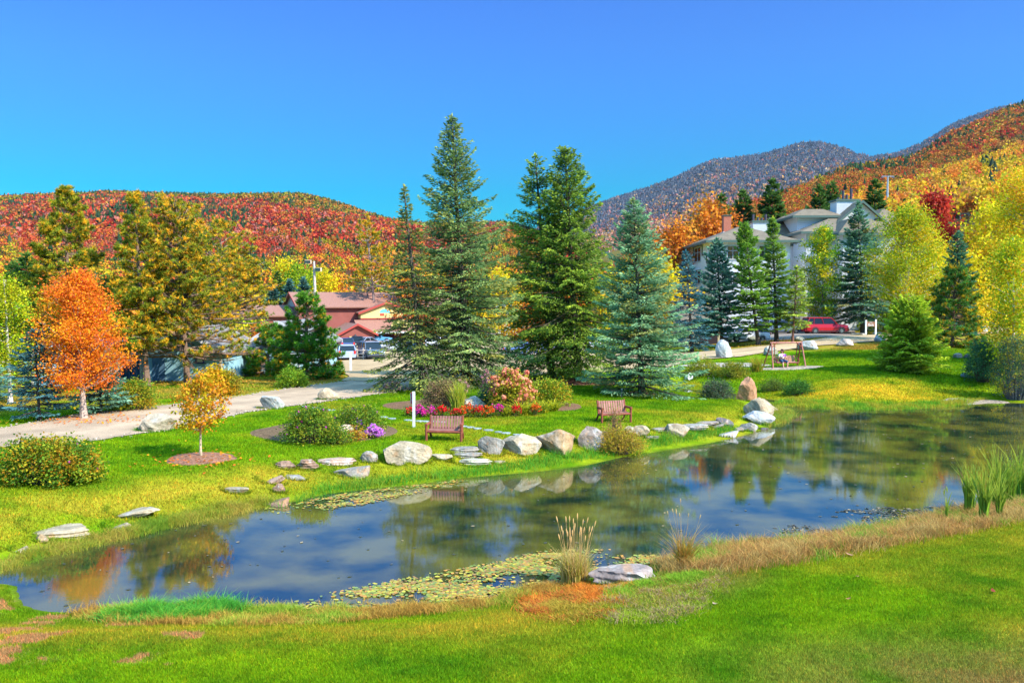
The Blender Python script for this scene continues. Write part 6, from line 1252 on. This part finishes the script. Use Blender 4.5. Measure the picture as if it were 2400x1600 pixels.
# ---------------------------------------------------------------- cars
M_TYRE=mat('tyre',(.02,.02,.022),rough=.85); M_RIM=mat('alloy',(.5,.5,.52),rough=.25,metal=.9); M_CGLASS=mat('car_glass',(.012,.018,.022),rough=.08,spec=.4); M_TAIL=mat('tail_lamp',(.6,.02,.02),rough=.2,coat=1); M_HEAD=mat('head_lamp',(.75,.78,.8),rough=.1,coat=1); M_BLK=mat('black_trim',(.025,.025,.028),rough=.5); M_PLATE=mat('plate',(.35,.5,.42),rough=.5); M_CHR=mat('chrome',(.7,.7,.7),rough=.15,metal=1)
_cm={}
def car(px,pyb,rz,col,label,kind='suv',dd=0,scale=1.,pos=None,zoff=0):
    """rz: heading of the nose, 0 = to the right of the picture, pi/2 = away"""
    p=np.array(gp(px,pyb)) if pos is None else np.array(pos)
    t=thing({'suv':'suv','sedan':'sedan_car','hatch':'hatchback_car','pickup':'pickup_truck','van':'van'}[kind],(p[0],p[1]+dd,p[2]+zoff),label,{'pickup':'pickup truck','suv':'car','van':'van'}.get(kind,'car'),'parked cars',rz,scale)
    Lc,W,H,belt,hood={'suv':(4.9,1.95,1.78,1.08,1.08),'sedan':(4.7,1.82,1.42,.92,.90),'hatch':(4.2,1.76,1.48,.95,.93),'pickup':(5.6,1.95,1.82,1.12,1.14),'van':(5.0,1.95,1.85,1.12,1.05)}[kind]
    key=tuple(col)
    if key not in _cm: _cm[key]=mat('car_paint',col,rough=.3,spec=.4,coat=.35)
    mp=_cm[key]; R_=.36 if kind in('suv','pickup','van') else .32; gc=.22; w=W/2; l=Lc/2
    st=[(-l,.42,belt-.12,.86),(-l+.08,.32,belt-.02,.95),(-l+.5,gc,belt,1),(0,gc,belt,1),(l*.30,gc,belt,1),(l*.38,gc,belt-.02,1),(l*.75,gc,hood-.05,.97),(l-.15,.28,hood-.16,.92),(l,.36,hood-.32,.82)]
    V=[];n=8
    for x,zb,zt,k in st:
        hw=w*k; V+=[(x,-hw*.9,zb),(x,-hw,zb+.14),(x,-hw*1.0,(zb+zt)/2+.05),(x,-hw*.93,zt),(x,hw*.93,zt),(x,hw*1.0,(zb+zt)/2+.05),(x,hw,zb+.14),(x,hw*.9,zb)]
    F=[[i*n+j,(i+1)*n+j,(i+1)*n+(j+1)%n,i*n+(j+1)%n] for i in range(len(st)-1) for j in range(n)]+[list(range(n)),[len(V)-n+j for j in range(n)][::-1]]
    body=G().add(V,F).build('body',mp,t,smooth=False)
    cab={'suv':(-l+.08,-l+.45,l*.18,l*.45),'sedan':(-l+.55,-l*.42,l*.1,l*.42),'hatch':(-l+.1,-l+.6,l*.15,l*.5),'pickup':(-l*.12,-l*.04,l*.25,l*.5),'van':(-l+.06,-l+.25,l*.35,l*.75)}[kind]
    x0,x1,x2,x3=cab; ww=w*.90; wr=w*.76; z0=belt-.03; z1=H-.06
    G().add([(x0,-ww,z0),(x3,-ww,z0),(x3,ww,z0),(x0,ww,z0),(x1,-wr,z1),(x2,-wr,z1),(x2,wr,z1),(x1,wr,z1)],[[0,1,5,4],[1,2,6,5],[2,3,7,6],[3,0,4,7],[4,5,6,7]]).build('windows',M_CGLASS,t)
    g=G(); e=.03; g.add([(x1-.08,-wr-e,z1),(x2+.1,-wr-e,z1),(x2+.1,wr+e,z1),(x1-.08,wr+e,z1),(x1,-wr*.9,H),(x2-.1,-wr*.9,H),(x2-.1,wr*.9,H),(x1,wr*.9,H)],[[0,1,5,4],[1,2,6,5],[2,3,7,6],[3,0,4,7],[4,5,6,7],[3,2,1,0]]); g.build('roof',mp,t)
    for s in (-1,1):
        for a_,b_ in (((x0,z0),(x1,z1)),((x3,z0),(x2,z1)),((x0*.45+x3*.55,z0),(x1*.45+x2*.55,z1)))+((((x0*.78+x3*.22),z0),(x1*.8+x2*.2,z1)),)*(kind in('suv','van','hatch')):
            g=G(); g.tube([(a_[0],s*(ww+.005),a_[1]),(b_[0],s*(wr+.01),b_[1])],.045,4); g.build('pillar',mp,t)
        if kind in('suv','van'): G().tube([(x1+.1,s*wr*.85,H+.05),(x2-.2,s*wr*.85,H+.05)],.025,5).build('roof_rail',M_BLK,t)
        G().box((x3-.25,s*(w+.08),belt+.08),(.14,.2,.14)).build('mirror',mp,t)
        G().box((-l+.05,s*w*.80,belt-.14),(.14,.2,.30)).build('taillight',M_TAIL,t); G().box((l-.10,s*w*.68,hood-.32),(.16,.36,.15)).build('headlight',M_HEAD,t)
        G().box((0,s*(w+.002),gc+.12),(Lc*.5,.04,.1)).build('sill',M_BLK,t)
        for x in (-l*.60,l*.62):
            a=np.linspace(0,2*pi,21)[:-1]; wl=G(); wl.tube([(x,s*(w-.23),R_),(x,s*(w-.02),R_),(x,s*(w+.015),R_)],[R_,R_,R_*.93],20); wh=wl.build('wheel',M_TYRE,t)
            rm=G(); rm.tube([(x,s*(w+.0),R_),(x,s*(w+.024),R_)],[R_*.6,R_*.58],16); ro=rm.build('rim',M_BLK,wh); sp_=G()
            for q in range(7): A_=q*2*pi/7; sp_.box((x+R_*.31*cos(A_),s*(w+.03),R_+R_*.31*sin(A_)),(R_*.55,.02,.05),M=Matrix.Rotation(-A_,3,'Y'))
            sp_.tube([(x,s*(w+.02),R_),(x,s*(w+.034),R_)],[R_*.66,R_*.66],16,cap=False); sp_.build('spokes',M_RIM,wh)
            ar=G(); P=[(x+(R_+.05)*cos(q),s*(w*.985),R_+(R_+.05)*sin(q)) for q in np.linspace(-.15,pi+.15,12)]; ar.tube(P,.035,5); ar.build('wheel_arch',M_BLK,t)
    G().box((-l-.02,0,belt-.35),(.03,.42,.2)).build('number_plate',M_PLATE,t); G().box((-l+.0,0,.42),(.16,W*.86,.2)).build('rear_bumper',mp if kind!='pickup' else M_CHR,t); G().box((l-.03,0,.42),(.16,W*.78,.2)).build('front_bumper',M_BLK,t); G().box((l-.03,0,hood-.36),(.1,W*.44,.16)).build('grille',M_BLK,t)
    if kind=='pickup': G().box((-l*.56,0,belt-.02),(l*.78,W*.80,.06)).build('bed_cover',M_BLK,t)
    if kind=='suv': G().box((-l-.01,0,belt-.08),(.05,W*.72,.06)).build('tailgate_trim',M_CHR,t)
    return t
RED_=(.36,.004,.012); SIL=(.42,.45,.5); BLU_=(.03,.07,.22); NAV=(.02,.035,.06); WHC=(.72,.74,.78); GRY=(.12,.14,.17); TEA=(.02,.07,.09)
car(1938,783,.12,RED_,'bright red large SUV parked nose right below the tall dark spruce','suv',1.0,1.12)
car(1756,802,pi+.16,(.66,.68,.78),'silver white SUV parked behind the layered blue spruce','suv',1.2,.96)
car(1841,783,.2,(.08,.12,.17),'blue grey SUV just left of the red one','suv',1.6,.95)
car(1806,781,.1,(.05,.08,.07),'dark green car glimpsed between the two narrow firs','sedan',2.6)
car(1878,780,.1,NAV,'dark car hidden between the blue grey SUV and the red one','sedan',2.8)
car(1697,800,pi-.1,(.03,.05,.05),'black car in the shade beside the garage doorway','hatch',.6)
car(806,844,pi/2+.25,(.33,.40,.52),'silver blue hatchback seen from behind at the left end of the rail fence','hatch',1.2,1.08)
car(806,819,pi/2+.3,(.03,.05,.14),'dark blue sedan seen from behind, beyond the silver blue hatchback','sedan',1.5)
car(831,818,pi/2+.05,(.02,.02,.03),'black pickup seen from behind, between blue cars','pickup',2,.85)
car(822,809,-pi/2-.25,TEA,'dark teal van facing the viewer in front of the porch','van',3)
car(854,817,pi/2-.5,(.25,.25,.3),'grey sedan right of the black pickup','sedan',2)
car(866,842,-pi/2+.4,(.10,.13,.18),'slate blue grey SUV partly hidden by the leaning spruce','suv',1.2,1.0)
car(812,800,0.1,WHC,'white van with a ladder rack close to the red wall','van',3)
car(875,806,.1,(.10,.30,.5),'blue white car right of the porch','sedan',3)
car(920,826,.2,SIL,'silver car behind the foot of the leaning spruce','sedan',2)
car(968,824,pi/2,BLU_,'blue car behind the trunk of the leaning spruce','hatch',2)
car(1040,822,.1,WHC,'white car glimpsed through the tallest spruce','suv',2)
car(1232,838,.15,(.12,.2,.5),'bright blue car glimpsed under the left hemlock','sedan',2)
car(1310,836,.1,(.25,.3,.45),'steel blue car between the hemlock trunks','sedan',2)
car(1430,824,.1,WHC,'white car glimpsed between the right hemlock and the blue green spruce','sedan',2)
car(552,846,pi/2+.1,(.66,.60,.55),'cream white pickup right of the blue cottage corner','suv',2,.9)
car(548,868,pi/2+.3,(.03,.08,.35),'vivid blue car right behind the bare pine trunk','sedan',1.2,.9)
car(562,860,.1,(.28,.42,.30),'pale green car above the vivid blue one','sedan',3)
car(573,826,pi/2,WHC,'small white van far back between the cottages','van',3,.8)
car(2303,764,.1,(.25,.5,.75),'pale blue car far right behind the thin trunked tree','hatch',3)
# ---------------------------------------------------------------- air between here and the far mountains
hz=bpy.data.materials.new('haze'); hz.use_nodes=True; t_=hz.node_tree; t_.nodes.clear(); o_=t_.nodes.new('ShaderNodeOutputMaterial'); pv=t_.nodes.new('ShaderNodeVolumePrincipled')
pv.inputs['Color'].default_value=(.62,.78,1,1); pv.inputs['Density'].default_value=.000025; pv.inputs['Anisotropy'].default_value=.2; t_.links.new(pv.outputs[0],o_.inputs['Volume'])
tag(G().box((0,1700,520),(7800,3900,1100)).build('haze',hz),kind='stuff')
